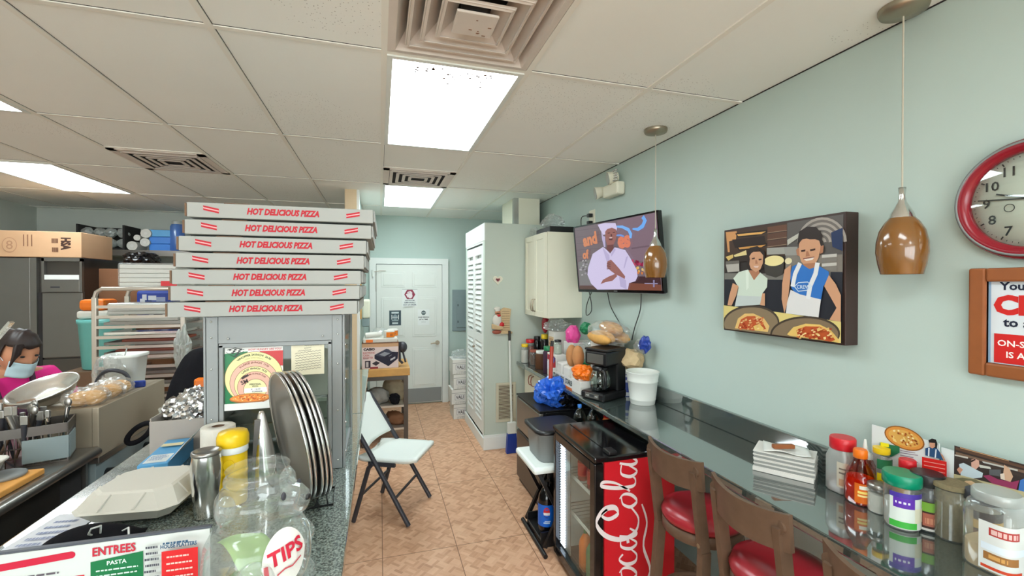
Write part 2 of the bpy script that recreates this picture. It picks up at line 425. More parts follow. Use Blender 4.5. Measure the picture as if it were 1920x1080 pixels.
def homog(q, W, H):
    """picture-space quad (tl,tr,br,bl) -> metres on the flat sheet, v up"""
    src = [(0,H),(W,H),(W,0),(0,0)]
    A = []; B = []
    for (x,y),(u,v) in zip(q, src):
        A.append([x,y,1,0,0,0,-u*x,-u*y]); B.append(u); A.append([0,0,0,x,y,1,-v*x,-v*y]); B.append(v)
    n = 8
    for i in range(n):
        p = max(range(i,n), key=lambda r: abs(A[r][i])); A[i],A[p] = A[p],A[i]; B[i],B[p] = B[p],B[i]
        for r in range(n):
            if r != i:
                k = A[r][i]/A[i][i]
                if k: A[r] = [a-k*b for a,b in zip(A[r],A[i])]; B[r] -= k*B[i]
    h = [B[i]/A[i][i] for i in range(n)]
    def f(x, y):
        d = h[6]*x+h[7]*y+1; return ((h[0]*x+h[1]*y+h[2])/d, (h[3]*x+h[4]*y+h[5])/d)
    return f
def plane_xz(x0, y, z0, sgn=-1):      # faces -y : u -> +x, v -> +z
    return lambda u, v, l: (x0+u, y+sgn*l, z0+v)
def plane_wall_right(x, y0, z0):      # faces -x : u -> -y, v -> +z
    return lambda u, v, l: (x-l, y0-u, z0+v)
def on_x(px, py, X):                  # drawing aid: where a sight line meets the plane x = X
    f = Vector((math.sin(YAW)*math.cos(PITCH), math.cos(YAW)*math.cos(PITCH), -math.sin(PITCH)))
    r = Vector((math.cos(YAW), -math.sin(YAW), 0)); u = r.cross(f)
    d = f+r*(px-960)/FPX-u*(py-540)/FPX
    return d*(X/d.x)+Vector((0,0,CAM_H))

# ================================================================== THE ROOM
CZ = 2.66; WX = 1.83; BY = 6.42; LX = -4.1; KY = 7.0; FY = -4.2
struct('floor', MB('floor').box(LX-.1, WX+.1, FY-.1, KY+.1, -.06, 0))
hx0, hx1, hy0, hy1 = .045, .617, 1.305, 1.877
m = MB('ceiling').box(LX-.1, hx0, FY-.1, KY+.1, CZ, CZ+.06).box(hx1, WX+.1, FY-.1, KY+.1, CZ, CZ+.06).box(hx0, hx1, FY-.1, hy0, CZ, CZ+.06).box(hx0, hx1, hy1, KY+.1, CZ, CZ+.06)
m.use('dark_void').box(hx0-.03, hx1+.03, hy0-.03, hy1+.03, CZ+.16, CZ+.18)
for q in ((hx0-.03,hx0,hy0-.03,hy1+.03),(hx1,hx1+.03,hy0-.03,hy1+.03),(hx0,hx1,hy0-.03,hy0),(hx0,hx1,hy1,hy1+.03)): m.box(*q, CZ+.06, CZ+.16)
struct('ceiling', m)
struct('wall_right', MB('wall_mint').box(WX, WX+.1, FY, BY+.1, 0, CZ))
struct('wall_back', MB('wall_mint').box(-.21, WX, BY, BY+.1, 0, CZ))
struct('wall_left', MB('wall_grey').box(LX-.1, LX, FY, KY+.1, 0, CZ))
struct('wall_kitchen', MB('wall_grey').box(LX, -.21, KY, KY+.1, 0, CZ))
m = MB('wall_mint').box(-.33, -.21, 4.80, KY, 0, CZ); m.use('beige_post').box(-.335, -.222, 4.76, 4.80, 0, CZ)
m.use('white_paint').box(-.222, -.198, 4.765, 4.86, 0, CZ)
struct('wall_partition', m)
m = MB('wall_mint').box(LX, WX, FY-.1, FY, 0, .5).box(LX, WX, FY-.1, FY, 2.4, CZ).box(LX, -3.7, FY-.1, FY, .5, 2.4).box(1.5, WX, FY-.1, FY, .5, 2.4)  # unseen front wall, its opening shaped to let world light in
struct('wall_front', m)
m = MB('white_paint').box(-3.7, 1.5, FY-.06, FY+.02, .5, .56).box(-3.7, 1.5, FY-.06, FY+.02, 2.34, 2.4)
for x in (-3.7, -2.42, -1.14, .16, 1.44): m.box(x, x+.06, FY-.06, FY+.02, .5, 2.4)
struct('fill_window_1', m)  # unseen window bars, added with the opening for fill daylight
# suspended ceiling grid
m = MB('grid_paint'); GX = [.02+.622*k for k in range(-6, 3)]; GY = [1.90+1.247*k for k in range(-5, 5)]
for x in GX: m.box(x-.012, x+.012, FY, KY, CZ-.006, CZ+.002)
for y in GY: m.box(LX, WX, y-.012, y+.012, CZ-.0055, CZ+.002)
for (xa, xb, ys) in ((.02, .642, (3.77, 1.28)), (-1.846, -1.224, (3.77,))):
    for y in ys: m.box(xa, xb, y-.012, y+.012, CZ-.005, CZ+.002)
# shadow lines beside the bars, painted in as dark strips below
m.use('card_brown')
struct('trim_1', m)
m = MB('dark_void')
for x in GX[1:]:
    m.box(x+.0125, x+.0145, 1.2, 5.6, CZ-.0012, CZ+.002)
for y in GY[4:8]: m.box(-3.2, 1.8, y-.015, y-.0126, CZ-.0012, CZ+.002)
struct('grid_shadow', m)
m = MB('dark_void').box(WX-.004, WX-.001, FY, BY, CZ-.005, CZ-.0005)  # thin dark line where ceiling meets wall, no moulding there
struct('joint_line', m)

# closet that stands out from the right wall
CX, CY0, CY1, CH2 = 1.03, 4.42, 5.45, 2.33
m = MB('closet_paint').box(CX, WX-.002, CY0, CY0+.06, 0, CH2).box(CX, WX-.002, CY1-.05, CY1, 0, CH2)
m.use('white_paint').box(CX, CX+.06, CY0+.06, CY1-.05, 2.13, CH2).box(CX, CX+.06, CY0+.0601, CY0+.11, 0, 2.13)
m.use('closet_paint').box(CX+.06, WX-.002, CY0+.06, CY1-.05, CH2-.04, CH2)
m.use('white_paint').box(CX-.004, CX+.004, CY0-.004, CY1, 2.15, CH2)
struct('wall_closet', m)
m = MB('white_paint').box(CX-.018, WX-.002, CY0-.018, CY0, 0, .13, .004).box(CX-.018, CX, CY0, CY1, 0, .115, .004).box(CX-.012, WX-.002, CY0-.012, CY0, .13, .15, .003)
struct('baseboard_closet', m)
m = MB('white_paint').box(.952, CX, BY-.016, BY, 0, .12, .004)
m.box(CX, WX, BY-.016, BY, 0, .12); m.box(-.208, -.135, BY-.016, BY, 0, .12)
struct('baseboard_back', m)
door2 = struct('door_2', MB('black_plastic').box(CX+.01, CX+.05, CY0+.115, CY1-.055, 2.12, 2.128))
yy = CY0+.12
for k in range(2):
    y0, y1 = yy+k*.43, yy+k*.43+.425
    m = MB('white_paint').box(CX+.002, CX+.035, y0, y0+.055, .13, 2.11, .003).box(CX+.002, CX+.035, y1-.055, y1, .13, 2.11, .003)
    for z0, z1 in ((.13,.25), (1.08,1.17), (2.02,2.11)): m.box(CX+.002, CX+.035, y0+.05, y1-.05, z0, z1)
    z = .265
    while z < 2.0:
        if not (1.05 < z < 1.17): m.bar((CX+.003, (y0+y1)/2, z-.016), (CX+.030, (y0+y1)/2, z+.040), y1-y0-.11, .006, (0,0,1))
        z += .056
    m.use('white_paint').box(CX+.040, CX+.042, y0+.05, y1-.05, .25, 2.02)
    lf = m.build('louvered_leaf', door2)
    if k == 0: MB('brushed_nickel').sph((CX-.012, y1-.03, 1.0), .014).build('knob', lf)
# a further folded louvered leaf behind the closet
m = MB('white_paint').box(1.12, 1.16, 5.46, 5.80, 1.60, 2.26)
z = 1.63
while z < 2.2: m.bar((1.115, 5.63, z), (1.10, 5.63, z+.02), .30, .006); z += .045
tag(m.build('louvered_panel'), 'white louvered panel behind the closet above the grey electrical box', 'panel')

# back door
dx0, dx1, dz1, dy = -.045, .857, 1.975, BY-.03
m = MB('white_plastic').box(dx0, dx1, dy, BY-.002, .02, dz1)
pc = [(.04, .36), (.46, .80)]
for (z0, z1) in ((1.66, 1.875), (.96, 1.52), (.25, .80)):
    for (a, b) in pc:
        m.box(a+dx0+.045-.02, b+dx0+.045-.02, dy-.006, dy, z0, z1, .004).box(a+dx0+.05, b+dx0-.0, dy-.012, dy-.004, z0+.025, z1-.025, .006)
d1 = struct('door_1', m)
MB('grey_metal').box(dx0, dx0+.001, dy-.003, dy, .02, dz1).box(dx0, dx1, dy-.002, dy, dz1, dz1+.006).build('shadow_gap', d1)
MB('alu').box(dx0+.01, dx1-.01, dy-.008, dy-.002, .03, .225).build('kick_plate', d1)
m = MB('brushed_nickel').cyl((.79,dy-.015,.865),(.79,dy,.865),.032,n=20).cyl((.79,dy-.05,.865),(.79,dy-.01,.865),.011).tube([(.79,dy-.05,.865),(.74,dy-.052,.865),(.69,dy-.05,.858)],.009)
m.build('door_handle', d1)
m = MB('white_plastic').box(-.10,-.075,dy-.05,dy-.012,1.80,1.90,.006); m.use('brushed_nickel').tube([(-.08,dy-.04,1.87),(0,dy-.03,1.885),(.08,dy-.02,1.885)],.004).tube([(-.05,dy-.03,1.88),(-.05,dy-.02,1.6)],.003)
m.build('door_chain', d1)
m = MB('white_paint').box(dx0-.09, dx0-.004, BY-.045, BY-.001, 0, dz1+.008).box(dx1+.004, dx1+.09, BY-.045, BY-.001, 0, dz1+.008).box(dx0-.09, dx1+.09, BY-.045, BY-.001, dz1+.008, dz1+.09)
struct('trim_4', m)

# signs on the door (flat printed paper)
def sheet(name, label, cat, x0, x1, z0, z1, art, y=dy-.0125, col=(232,236,234), m='paper'):
    b = MB(m); b.use(m, col).box(0, x1-x0, -.001, 0, 0, z1-z0)
    art(Art(b, lambda u, v, l: (u, -.001-l, v), m), x1-x0, z1-z0)
    return one(name, b, label, cat, (x0, y, z0))
def a1(A, W, H):
    c = (W/2, H*.70); R = W*.36
    A.poly([(c[0]+R*math.cos(PI/3*k), c[1]+R*math.sin(PI/3*k)) for k in range(6)], (150,60,80))
    A.ell((c[0]+.005, c[1]-.02), (R*.42, R*.45), (240,228,232))
    for k, (ddx, hh) in enumerate(((-.026,.05),(-.009,.062),(.009,.062),(.026,.05))): A.rect(c[0]+ddx-.007, c[1]-.01, c[0]+ddx+.007, c[1]+hh*.75, (240,228,232))
    A.poly([(c[0]-.055,c[1]+.005),(c[0]-.04,c[1]+.012),(c[0]-.01,c[1]-.03),(c[0]-.03,c[1]-.045)], (240,228,232))
    for k, t in enumerate(('RESTROOM', 'TEMPORARILY', 'OUT OF ORDER')): A.text(t, W/2, H*.36-k*H*.125, H*.075, (50,70,90), bold=.02)
    A.rect(0, H-.004, W, H, (110,100,100))
sheet('door_sign', 'white paper sign with a red stop hand, taped highest on the back door', 'sign', .30, .51, 1.385, 1.63, a1)
def a2(A, W, H):
    A.rect(.008,.008,W-.008,H-.008,(70,86,94)); A.rect(.03,H-.045,W-.03,H-.02,(200,212,214)); A.rect(.04,.02,W-.04,.045,(200,212,214))
    A.rect(.035,.06,W-.035,.08,(150,166,170)); A.ell((W/2,H*.55),(.03,.04),(140,156,162)); A.rect(.03,H*.40,.042,H*.72,(226,232,232)); A.rect(W-.042,H*.40,W-.03,H*.72,(226,232,232)); A.rect(.045,H*.53,W-.045,H*.57,(226,232,232))
sheet('door_sign', 'small dark grey printed notice on the left half of the back door', 'sign', .125, .285, 1.125, 1.335, a2, col=(90,104,110))
def a3(A, W, H):
    A.ell((W/2,H*.78),.032,(90,104,106)); A.rect(W/2-.026,H*.76,W/2+.026,H*.80,(200,208,208))
    A.text('ONE PERSON', W/2, H*.50, H*.085, (30,36,38), bold=.03); A.text('AT A TIME', W/2, H*.36, H*.085, (30,36,38), bold=.03); A.text('thank you', W/2, H*.20, H*.06, (120,126,126))
sheet('door_sign', 'white notice about one person at a time, right half of the back door', 'sign', .515, .675, 1.12, 1.345, a3)

# electrical panel
t = thing('electrical_panel', 'grey flush electrical panel on the mint wall right of the back door', 'electrical panel', (1.01, BY, 1.02))
MB('elec_grey').box(0,.42,-.02,-.001,0,.60,.003).build('frame', t)
d = MB('elec_grey').box(.06,.36,-.028,-.02,.05,.49,.003).build('panel_door', t)
for z_ in (.36,.12): MB('black_plastic').box(.075,.085,-.032,-.028,z_,z_+.03).build('latch', d)

# ================================================================== CEILING FIXTURES
def ceiling_light(x0, y0, label, x1=None, y1=None):
    x1 = x0+.622 if x1 is None else x1; y1 = y0+1.247 if y1 is None else y1; W, D = x1-x0, y1-y0
    t = thing('ceiling_light', label, 'ceiling light', (x0, y0, CZ), 0, 'fluorescent panels in the ceiling')
    m = MB('white_plastic')
    for a in ((.012,.035,.012,D-.012),(W-.035,W-.012,.012,D-.012),(.035,W-.035,.012,.035),(.035,W-.035,D-.035,D-.012)): m.box(a[0],a[1],a[2],a[3],-.012,-.0005)
    m.build('frame', t); p = MB('tube_panel').box(.035,W-.035,.035,D-.035,-.008,-.0008).build('diffuser', t); return t, p
t, p = ceiling_light(.02, 1.90, 'large fluorescent panel directly beyond the big square air diffuser')
rd = random.Random(4); m = MB('cocoa')
for i in range(46):
    x = .12+rd.random()*.36; y = .07+abs(rd.gauss(0,.07)); m.cyl((x,y,-.0092),(x,y,-.0082),rd.uniform(.0025,.0075),n=7)
sp_ = m.build('specks', p); sp_['kind'] = 'stuff'
ceiling_light(.02, 4.39, 'small looking far fluorescent panel beyond the second ceiling vent, near the back door')
ceiling_light(-3.09, 4.39, 'long fluorescent panel over the kitchen at the far left')
ceiling_light(-2.468, 1.90, 'fluorescent panel at the left frame edge of which only a corner shows')
ceiling_light(.02, -.59, 'fluorescent panel behind the viewer over the counter aisle')  # unseen panel, added to light the room from behind the camera
ceiling_light(.02, -3.08, 'fluorescent panel near the front windows')  # out of view, added for extra light at the front
ceiling_light(-2.468, -1.84, 'fluorescent panel behind the viewer over the front left of the shop')  # another added panel out of view, for light on the left
# big stepped square diffuser
t = thing('ceiling_vent', 'big stepped square air diffuser nearest the viewer, with a dropped centre plate', 'air vent', (.33, 1.59, CZ))
def frustum_ring(m, a0, z0, a1, z1, th=.006):
    for k in range(4):
        c, s = math.cos(k*PI/2), math.sin(k*PI/2); R = Matrix(((c,-s,0),(s,c,0),(0,0,1)))
        q = [R @ Vector(p) for p in ((-a0,-a0,z0),(a0,-a0,z0),(a1,-a1,z1),(-a1,-a1,z1))]
        m.raw(q+[p+Vector((0,0,th)) for p in q], [(0,3,2,1),(4,5,6,7),(0,1,5,4),(2,3,7,6)])
m = MB('diffuser_metal'); frustum_ring(m, .298, -.006, .268, -.012); frustum_ring(m, .268, -.012, .225, .060); m.build('frame', t)
for a0, z0, a1, z1 in ((.228,-.012,.168,.050), (.176,-.014,.112,.046), (.122,-.016,.058,.030)):
    m = MB('diffuser_metal'); frustum_ring(m, a0, z0, a1, z1); frustum_ring(m, a0+.004, z0+.006, a0-.012, z0-.002, .003); m.build('ring', t)
m = MB('diffuser_metal').box(-.075,.075,-.085,.055,-.028,-.018,.004); m.use('card_dark')
for i in range(7):
    x, y = rd.uniform(-.05,.05), rd.uniform(-.06,.05); m.box(x,x+rd.uniform(.004,.014),y,y+.003,-.0292,-.028)
m.build('centre_plate', t)
MB('dark_void').cyl((0,-.03,-.012),(0,-.03,.155),.052,n=24).build('duct_collar', t)
def vent(x0, x1, y0, y1, label):
    t = thing('ceiling_vent', label, 'air vent', ((x0+x1)/2, (y0+y1)/2, CZ)); a, b = (x1-x0)/2-.012, (y1-y0)/2-.012
    m = MB('diffuser_metal')
    for q in ((-a,-a+.05,-b,b),(a-.05,a,-b,b),(-a,a,-b,-b+.05),(-a,a,b-.05,b)): m.box(*q,-.012,-.001)
    m.build('frame', t); MB('dark_void').box(-a+.05,a-.05,-b+.05,b-.05,-.003,-.0008).build('backing', t)
    m = MB('diffuser_metal')
    for k, f in enumerate((.78,.60,.42,.24)):
        A0, B0 = a*f, b*f
        for q in (((-A0,-B0),(A0,-B0)),((A0,-B0),(A0,B0)),((A0,B0),(-A0,B0)),((-A0,B0),(-A0,-B0))):
            m.bar((q[0][0],q[0][1],-.014),(q[1][0],q[1][1],-.014),.026,.005)
    m.build('louvers', t)
vent(.02,.642,3.77,4.39,'square louvered vent between the two fluorescent panels over the aisle')
vent(-1.846,-1.224,3.77,4.39,'square louvered vent in the kitchen part of the ceiling at left')
t = thing('duct', 'square foil taped duct rising from the closet roof to the ceiling', 'duct', (1.58, 4.95, CH2))
MB('cream').box(-.15,.15,-.25,.25,.001,CZ-CH2-.001).build('sleeve', t)
MB('foil').box(-.153,-.10,-.253,-.248,.001,CZ-CH2-.002).box(-.1535,-.1505,-.25,-.19,.001,CZ-CH2-.002).build('foil_tape', t)

# ================================================================== RIGHT SIDE: BAR COUNTER AND WHAT IS ON THE WALL
BZ, BX0, BX1 = .90, 1.36, 1.80
t = thing('bar_counter', 'long dark green granite bar counter running along the mint right wall', 'counter', (WX, 0, 0))
m = MB('granite').box(BX0-WX, -.003, -.6, CY0-.022, BZ-.035, BZ, .008); m.build('countertop', t)
struct('trim_5', MB('granite').box(BX1, WX-.003, -.6, CY0-.022, BZ+.0005, 1.01, .004))
# base cabinet under the far end
t = thing('base_cabinet', 'cream base cabinet under the far end of the bar, beside the closet', 'cabinet', (1.46, 3.84, 0))
MB('cream').box(0, .345, 0, .54, .09, BZ-.037).build('body', t); MB('dark_void').box(.03, .345, .02, .53, .0, .089).build('plinth', t)
for k in range(2):
    d = MB('cream').box(-.018, -.001, .01+k*.265, .265+k*.262, .11, BZ-.06, .003).box(-.022,-.015,.05+k*.265,.225+k*.262,.15,BZ-.10,.003).build('cabinet_door', t)
    y = .235 if k == 0 else .305
    MB('rust').tube([(-.022,y,.70),(-.045,y,.71),(-.05,y+.008,.75),(-.045,y,.79),(-.022,y,.80)],.005).build('handle', d)
# wall cabinet
t = thing('wall_cabinet', 'cream two door wall cabinet hanging between the closet and the television', 'cabinet', (1.48, 3.81, 1.385))
MB('cream').box(.0, WX-1.48-.002, 0, .585, 0, .80, .002).build('body', t)
for k in range(2):
    y0 = .004+k*.29; y1 = y0+.286
    m = MB('cream').box(-.019, -.001, y0, y1, .004, .796, .003)
    for q in ((y0,y0+.05,.004,.796),(y1-.05,y1,.004,.796),(y0+.05,y1-.05,.004,.06),(y0+.05,y1-.05,.74,.796)): m.box(-.026,-.018,q[0],q[1],q[2],q[3],.002)
    d = m.build('cabinet_door', t); y = y1-.025 if k == 0 else y0+.025
    MB('brushed_nickel').tube([(-.026,y,.05),(-.05,y,.06),(-.056,y,.11),(-.05,y,.16),(-.026,y,.17)],.006).build('handle', d)
# black box and bag on the cabinet
t = thing('console_box', 'flat black box lying on top of the cream wall cabinet', 'box', (1.64, 4.0, 2.186))
MB('black_plastic').box(-.13,.15,-.17,.20,0,.055,.004).build('body', t); MB('charcoal').box(-.132,-.13,-.16,.18,.01,.045).build('front_panel', t)
one('plastic_bag', MB('film').blob((0,0,.06),(.10,.10,.07),5,.5,2.2,4,False,0), 'crumpled clear plastic bag on the flat black box over the wall cabinet', 'bag', (1.62,4.02,2.242))
one('plastic_bag', MB('film').blob((0,0,.04),(.05,.05,.05),8,.5,2.2,3,False,0), 'small clear plastic bag at the far front edge of the wall cabinet top', 'bag', (1.53,4.30,2.186))

# wall plaques on the closet side
CF = CY0
m = MB('cream'); hp = []
for i in range(40):
    a = 2*PI*i/40; hp.append((.0032*16*math.sin(a)**3, .0032*(13*math.cos(a)-5*math.cos(2*a)-2*math.cos(3*a)-math.cos(4*a))))
m.prism([(x,-.001,z) for x,z in hp], (0,-.014,0)); A = Art(m, lambda u,v,l:(u,-.015-l,v),'satin'); A.poly([(x*.82,z*.82) for x,z in hp],(220,214,198)); A.poly([(x*.45,z*.42) for x,z in hp],(140,60,66)); A.poly([(x*.25-.006,z*.2) for x,z in hp],(90,44,50))
one('heart_plaque', m, 'cream heart shaped plaque with a dark red picture on the closet side', 'plaque', (1.165,CF,1.745))
t = thing('chef_plaque', 'painted wall plaque of a plump chef holding a tall ribbed menu board', 'plaque', (1.20,CF,1.335))
m = MB('tan'); P = [(.0,-.13),(.095,-.125),(.09,-.02),(.105,.11),(.03,.125),(-.01,.10)]; m.prism([(x,-.002,z) for x,z in P],(0,-.018,0)); m.use('cocoa')
for k in range(9): m.box(.005,.088,-.022,-.0205,-.11+k*.024,-.107+k*.024)
m.use('tan').box(-.01,.115,-.035,-.002,-.145,-.125,.004); m.build('menu_board', t)
m = MB('foam').sph((-.045,-.018,-.01),(.05,.03,.07)); m.use('skin').sph((-.04,-.028,.075),(.03,.022,.028)); m.use('foam').sph((-.045,-.025,.115),(.035,.022,.022)).cyl((-.04,-.026,.09),(-.045,-.025,.12),.026)
m.use('cocoa').sph((-.045,-.048,.068),(.024,.006,.006)); m.use('red').sph((-.03,-.04,.045),(.02,.012,.012)).sph((.0,-.03,-.05),(.028,.02,.026)); m.use('tan')
for k in range(4): m.tube([(-.105,-.03,-.045-k*.012),(-.04,-.045,-.07-k*.008),(.01,-.035,-.065-k*.008)],.009)
m.use('rust').sph((-.05,-.025,-.125),(.05,.022,.022)); m.build('chef_figure', t)
# return grille
t = thing('return_grille', 'cream slatted return air grille low on the closet side', 'air vent', (1.145,CF,.275))
m = MB('vent_cream')
for q in ((0,.215,0,.025),(0,.215,.38,.405),(0,.03,.025,.38),(.185,.215,.025,.38)): m.box(q[0],q[1],-.014,-.001,q[2],q[3],.002)
m.build('frame', t); MB('cocoa').box(.03,.185,-.004,-.002,.025,.38).build('backing', t); m = MB('vent_cream')
for k in range(25): m.bar((.03,-.007,.032+k*.0142),(.185,-.007,.032+k*.0142),.010,.0055)
m.build('slats', t)
# broom and red stick
t = thing('broom', 'white handled broom with blue bristles leaning against the closet side', 'broom', (1.275,4.28,0))
MB('white_plastic').tube([(0,0,.30),(.005,.09,1.12)],.011).build('handle', t); MB('black_plastic').tube([(.005,.09,1.12),(.006,.1,1.22)],.013).build('grip', t)
MB('white_plastic').box(-.045,.045,-.02,.02,.19,.31,.01).build('broom_head', t); m = MB('deepblue'); m.prism([(-.045,-.02,.19),(.045,-.02,.19),(.06,-.03,.0),(-.06,-.03,.0)],(0,.05,0)); m.build('bristles', t)
t = thing('mop_stick', 'red wooden stick with a dark tip leaning on the bar edge by the small fridge', 'stick', (1.315,3.30,.77))
MB('broom_red').tube([(-.015,.0,.0),(.012,.02,.43)],.017).build('handle', t); MB('black_plastic').tube([(.012,.02,.43),(.016,.022,.475)],.014).build('tip', t)

# emergency light, outlet
t = thing('emergency_light', 'beige twin head emergency light high on the right wall', 'emergency light', (WX,3.17,2.46)); t.scale = (.85,.85,.85)
MB('cream').box(-.09,-.002,-.15,.13,-.07,.05,.02).build('body', t)
for (yy_, zz, dx) in ((.19,.02,-.06),(-.06,.11,-.06)):
    m = MB('cream').cyl((-.03,yy_,zz),(-.115,yy_+.03,zz-.02),.045,.062,n=20); m.use('frost').cyl((-.115,yy_+.03,zz-.02),(-.122,yy_+.032,zz-.021),.057,n=20); m.build('lamp_head', t)
m = MB('foil')
for i in range(4):
    for j in range(5): m.sph((-.088,-.13+i*.045,.06+j*.022),(.012,.016,.008),8,6)
m.build('reflector', t)
t = thing('outlet', 'white wall outlet with two black plugs above the television', 'outlet', (WX,3.60,2.28))
MB('cream').box(-.008,-.001,-.055,.055,-.085,.085,.004).build('cover_plate', t)
for z in (.035,-.03): MB('black_plastic').box(-.05,-.009,-.022,.022,z-.016,z+.016,.005).build('plug', t)
def cable(name, pts, label, r=.004):
    pts = [Vector(p) for p in pts]; q = []
    for i in range(len(pts)-1):
        p0 = pts[max(0,i-1)]; p1, p2 = pts[i], pts[i+1]; p3 = pts[min(len(pts)-1,i+2)]
        for k in range(6):
            s = k/6; q.append(.5*((2*p1)+(p2-p0)*s+(2*p0-5*p1+4*p2-p3)*s*s+(3*p1-p0-3*p2+p3)*s**3))
    q.append(pts[-1]); return one(name, MB('wire_dark').tube(q, r, 6), label, 'cable')
cable('cable', [(1.785,3.62,2.315),(1.77,3.70,2.31),(1.79,3.75,2.22),(1.80,3.74,1.95),(1.80,3.72,1.80),(1.80,3.60,1.62),(1.80,3.56,1.47),(1.80,3.66,1.42),(1.80,3.65,1.52),(1.80,3.53,1.66)], 'dark power cable looping down beside the left edge of the television')
cable('cable', [(1.80,3.28,1.66),(1.80,3.22,1.52),(1.81,3.08,1.38),(1.81,2.98,1.27)], 'dark cable hanging from under the middle of the television to the counter')
cable('cable', [(1.80,2.78,1.66),(1.805,2.80,1.52),(1.81,2.88,1.38),(1.81,2.92,1.28)], 'dark cable hanging from the right part of the television underside')

# television (turned out from the wall and tilted down)
TW, TH = .955, .545
rv = Vector((.165,-.93,0)).normalized(); 
t = thing('television', 'flat screen television on the right wall showing a chef in white', 'television', (1.672,2.955,1.91), 0)
uz = Vector((0,0,1)); nv = rv.cross(uz)*1.0     # faces the room
nv = Vector((-abs(nv.x), -abs(nv.y), 0)).normalized()
ta = math.radians(6); upv = (uz*math.cos(ta)+nv*math.sin(ta)).normalized(); nn = (nv*math.cos(ta)-uz*math.sin(ta)).normalized()
t.rotation_euler = Matrix((rv, upv, nn)).transposed().to_euler()   # local x right, y up, z outward
MB('black_gloss').box(-TW/2,TW/2,-TH/2,TH/2,-.035,-.004,.006).build('housing', t)
m = MB('black_gloss')
for q in ((-TW/2,TW/2,TH/2-.012,TH/2),(-TW/2,TW/2,-TH/2,-TH/2+.020),(-TW/2,-TW/2+.012,-TH/2,TH/2),(TW/2-.012,TW/2,-TH/2,TH/2)): m.box(*q,-.004,.004)
m.use('alu').box(-TW/2,TW/2,-TH/2-.003,-TH/2,-.02,.003).box(-.02,.02,-TH/2+.008,-TH/2+.012,.004,.0045); m.build('bezel', t)
MB('black_plastic').box(-.16,.16,-.12,.12,-.05,-.036).bar((.0,.0,-.05),(.08,.0,-.16),.06,.06).build('wall_mount', t)
m = MB('screen'); X0, Y0 = -TW/2+.012, -TH/2+.020; SW, SH = TW-.024, TH-.032
m.use('screen',(112,98,104)).raw([(X0,Y0,0),(X0+SW,Y0,0),(X0+SW,Y0+SH,0),(X0,Y0+SH,0)],[(0,1,2,3)])
A = Art(m, lambda u,v,l:(X0+u,Y0+v,l),'screen')
h = homog(((25,222),(1062,-22),(1140,975),(90,975)), SW, SH)
def tp(pts): return [h(x,y) for x,y in pts]
for k in range(9):
    y = 250+k*80; A.poly(tp([(35+k*7,y),(1075,y-160+k*14),(1075,y-156+k*14),(35+k*7,y+5)]),(96,84,92))
A.poly(tp([(560,110),(1062,-20),(1100,600),(760,610),(560,300)]),(126,104,116)); A.poly(tp([(740,440),(1090,380),(1093,400),(742,460)]),(108,86,98))
A.poly(tp([(75,640),(420,560),(430,900),(95,930)]),(120,118,118))
rr = random.Random(3)
for i in range(34):
    x, y = rr.uniform(85,260), rr.uniform(610,800); A.poly(tp([(x,y),(x+22,y-6),(x+26,y+10),(x+4,y+16)]),rr.choice(((170,168,170),(90,84,88),(146,140,150))))
A.poly(tp([(100,930),(700,940),(700,975),(95,975)]),(90,66,60)); A.poly(tp([(700,880),(1130,900),(1135,975),(700,975)]),(120,70,54)); A.poly(tp([(720,800),(1120,800),(1130,900),(720,885)]),(64,36,40))
for i in range(26):
    x, y = rr.uniform(760,1060), rr.uniform(600,660); A.ell(h(x,y),.011,rr.choice(((150,30,70),(120,20,56),(176,60,90))),10)
for i in range(30):
    x, y = rr.uniform(790,1100), rr.uniform(690,770); A.ell(h(x,y),.010,rr.choice(((220,170,80),(206,120,60),(170,60,50),(226,190,120))),10)
def rib(pts, w_, c): A.ribbon(tp(pts), w_, c)
OR = (208,132,92)
p = h(230,350); A.text('and', p[0], p[1], .10, OR, bold=.05, rot=.08); p = h(660,370); A.text('es', p[0], p[1], .09, (216,124,96), bold=.07, rot=.05); p = h(180,540); A.text('of', p[0], p[1], .075, OR, bold=.05, rot=.06)
rib([(900,40),(930,90),(900,160),(840,205),(770,200)], [.03,.034,.03,.024,.01], (110,170,240)); rib([(560,180),(640,180),(720,215),(748,270),(745,320)], [.012,.02,.026,.03,.02],(120,176,240))
rib([(560,290),(620,285),(660,300)], .012, (110,150,220))
WHT, WSH, SK, SKD = (206,196,228),(182,172,208),(150,98,92),(110,66,66)
A.poly(tp([(330,165),(420,140),(555,135),(575,200),(560,250),(400,290),(375,250)]),WHT); A.poly(tp([(375,240),(400,300),(405,420),(385,340)]),WSH)
A.poly(tp([(425,250),(450,215),(510,195),(560,215),(572,270),(560,340),(530,410),(490,440),(450,420),(430,350)]),SK)
A.poly(tp([(450,415),(530,405),(530,470),(490,505),(440,470)]),SKD)
for q in ([(455,262),(485,255),(485,266),(458,272)],[(520,250),(552,245),(552,256),(522,262)],[(470,335),(520,330),(515,352),(480,352)],[(495,275),(510,275),(514,305),(496,308)]): A.poly(tp(q),(84,46,50))
A.poly(tp([(478,318),(515,314),(512,326),(482,330)]),(226,206,206))
A.poly(tp([(385,300),(425,310),(430,440),(410,440)]),WSH)
A.poly(tp([(270,530),(400,440),(440,470),(490,520),(545,440),(680,470),(740,560),(830,720),(838,800),(810,860),(730,885),(715,965),(330,975),(250,900),(205,790),(215,700)]),WHT)
for q in ([(390,440),(480,540),(490,700),(470,700)],[(545,440),(500,530),(505,560),(560,470)],[(660,700),(690,560),(720,540),(672,700)],[(600,790),(690,850),(700,965),(620,930)]): A.poly(tp(q),WSH)
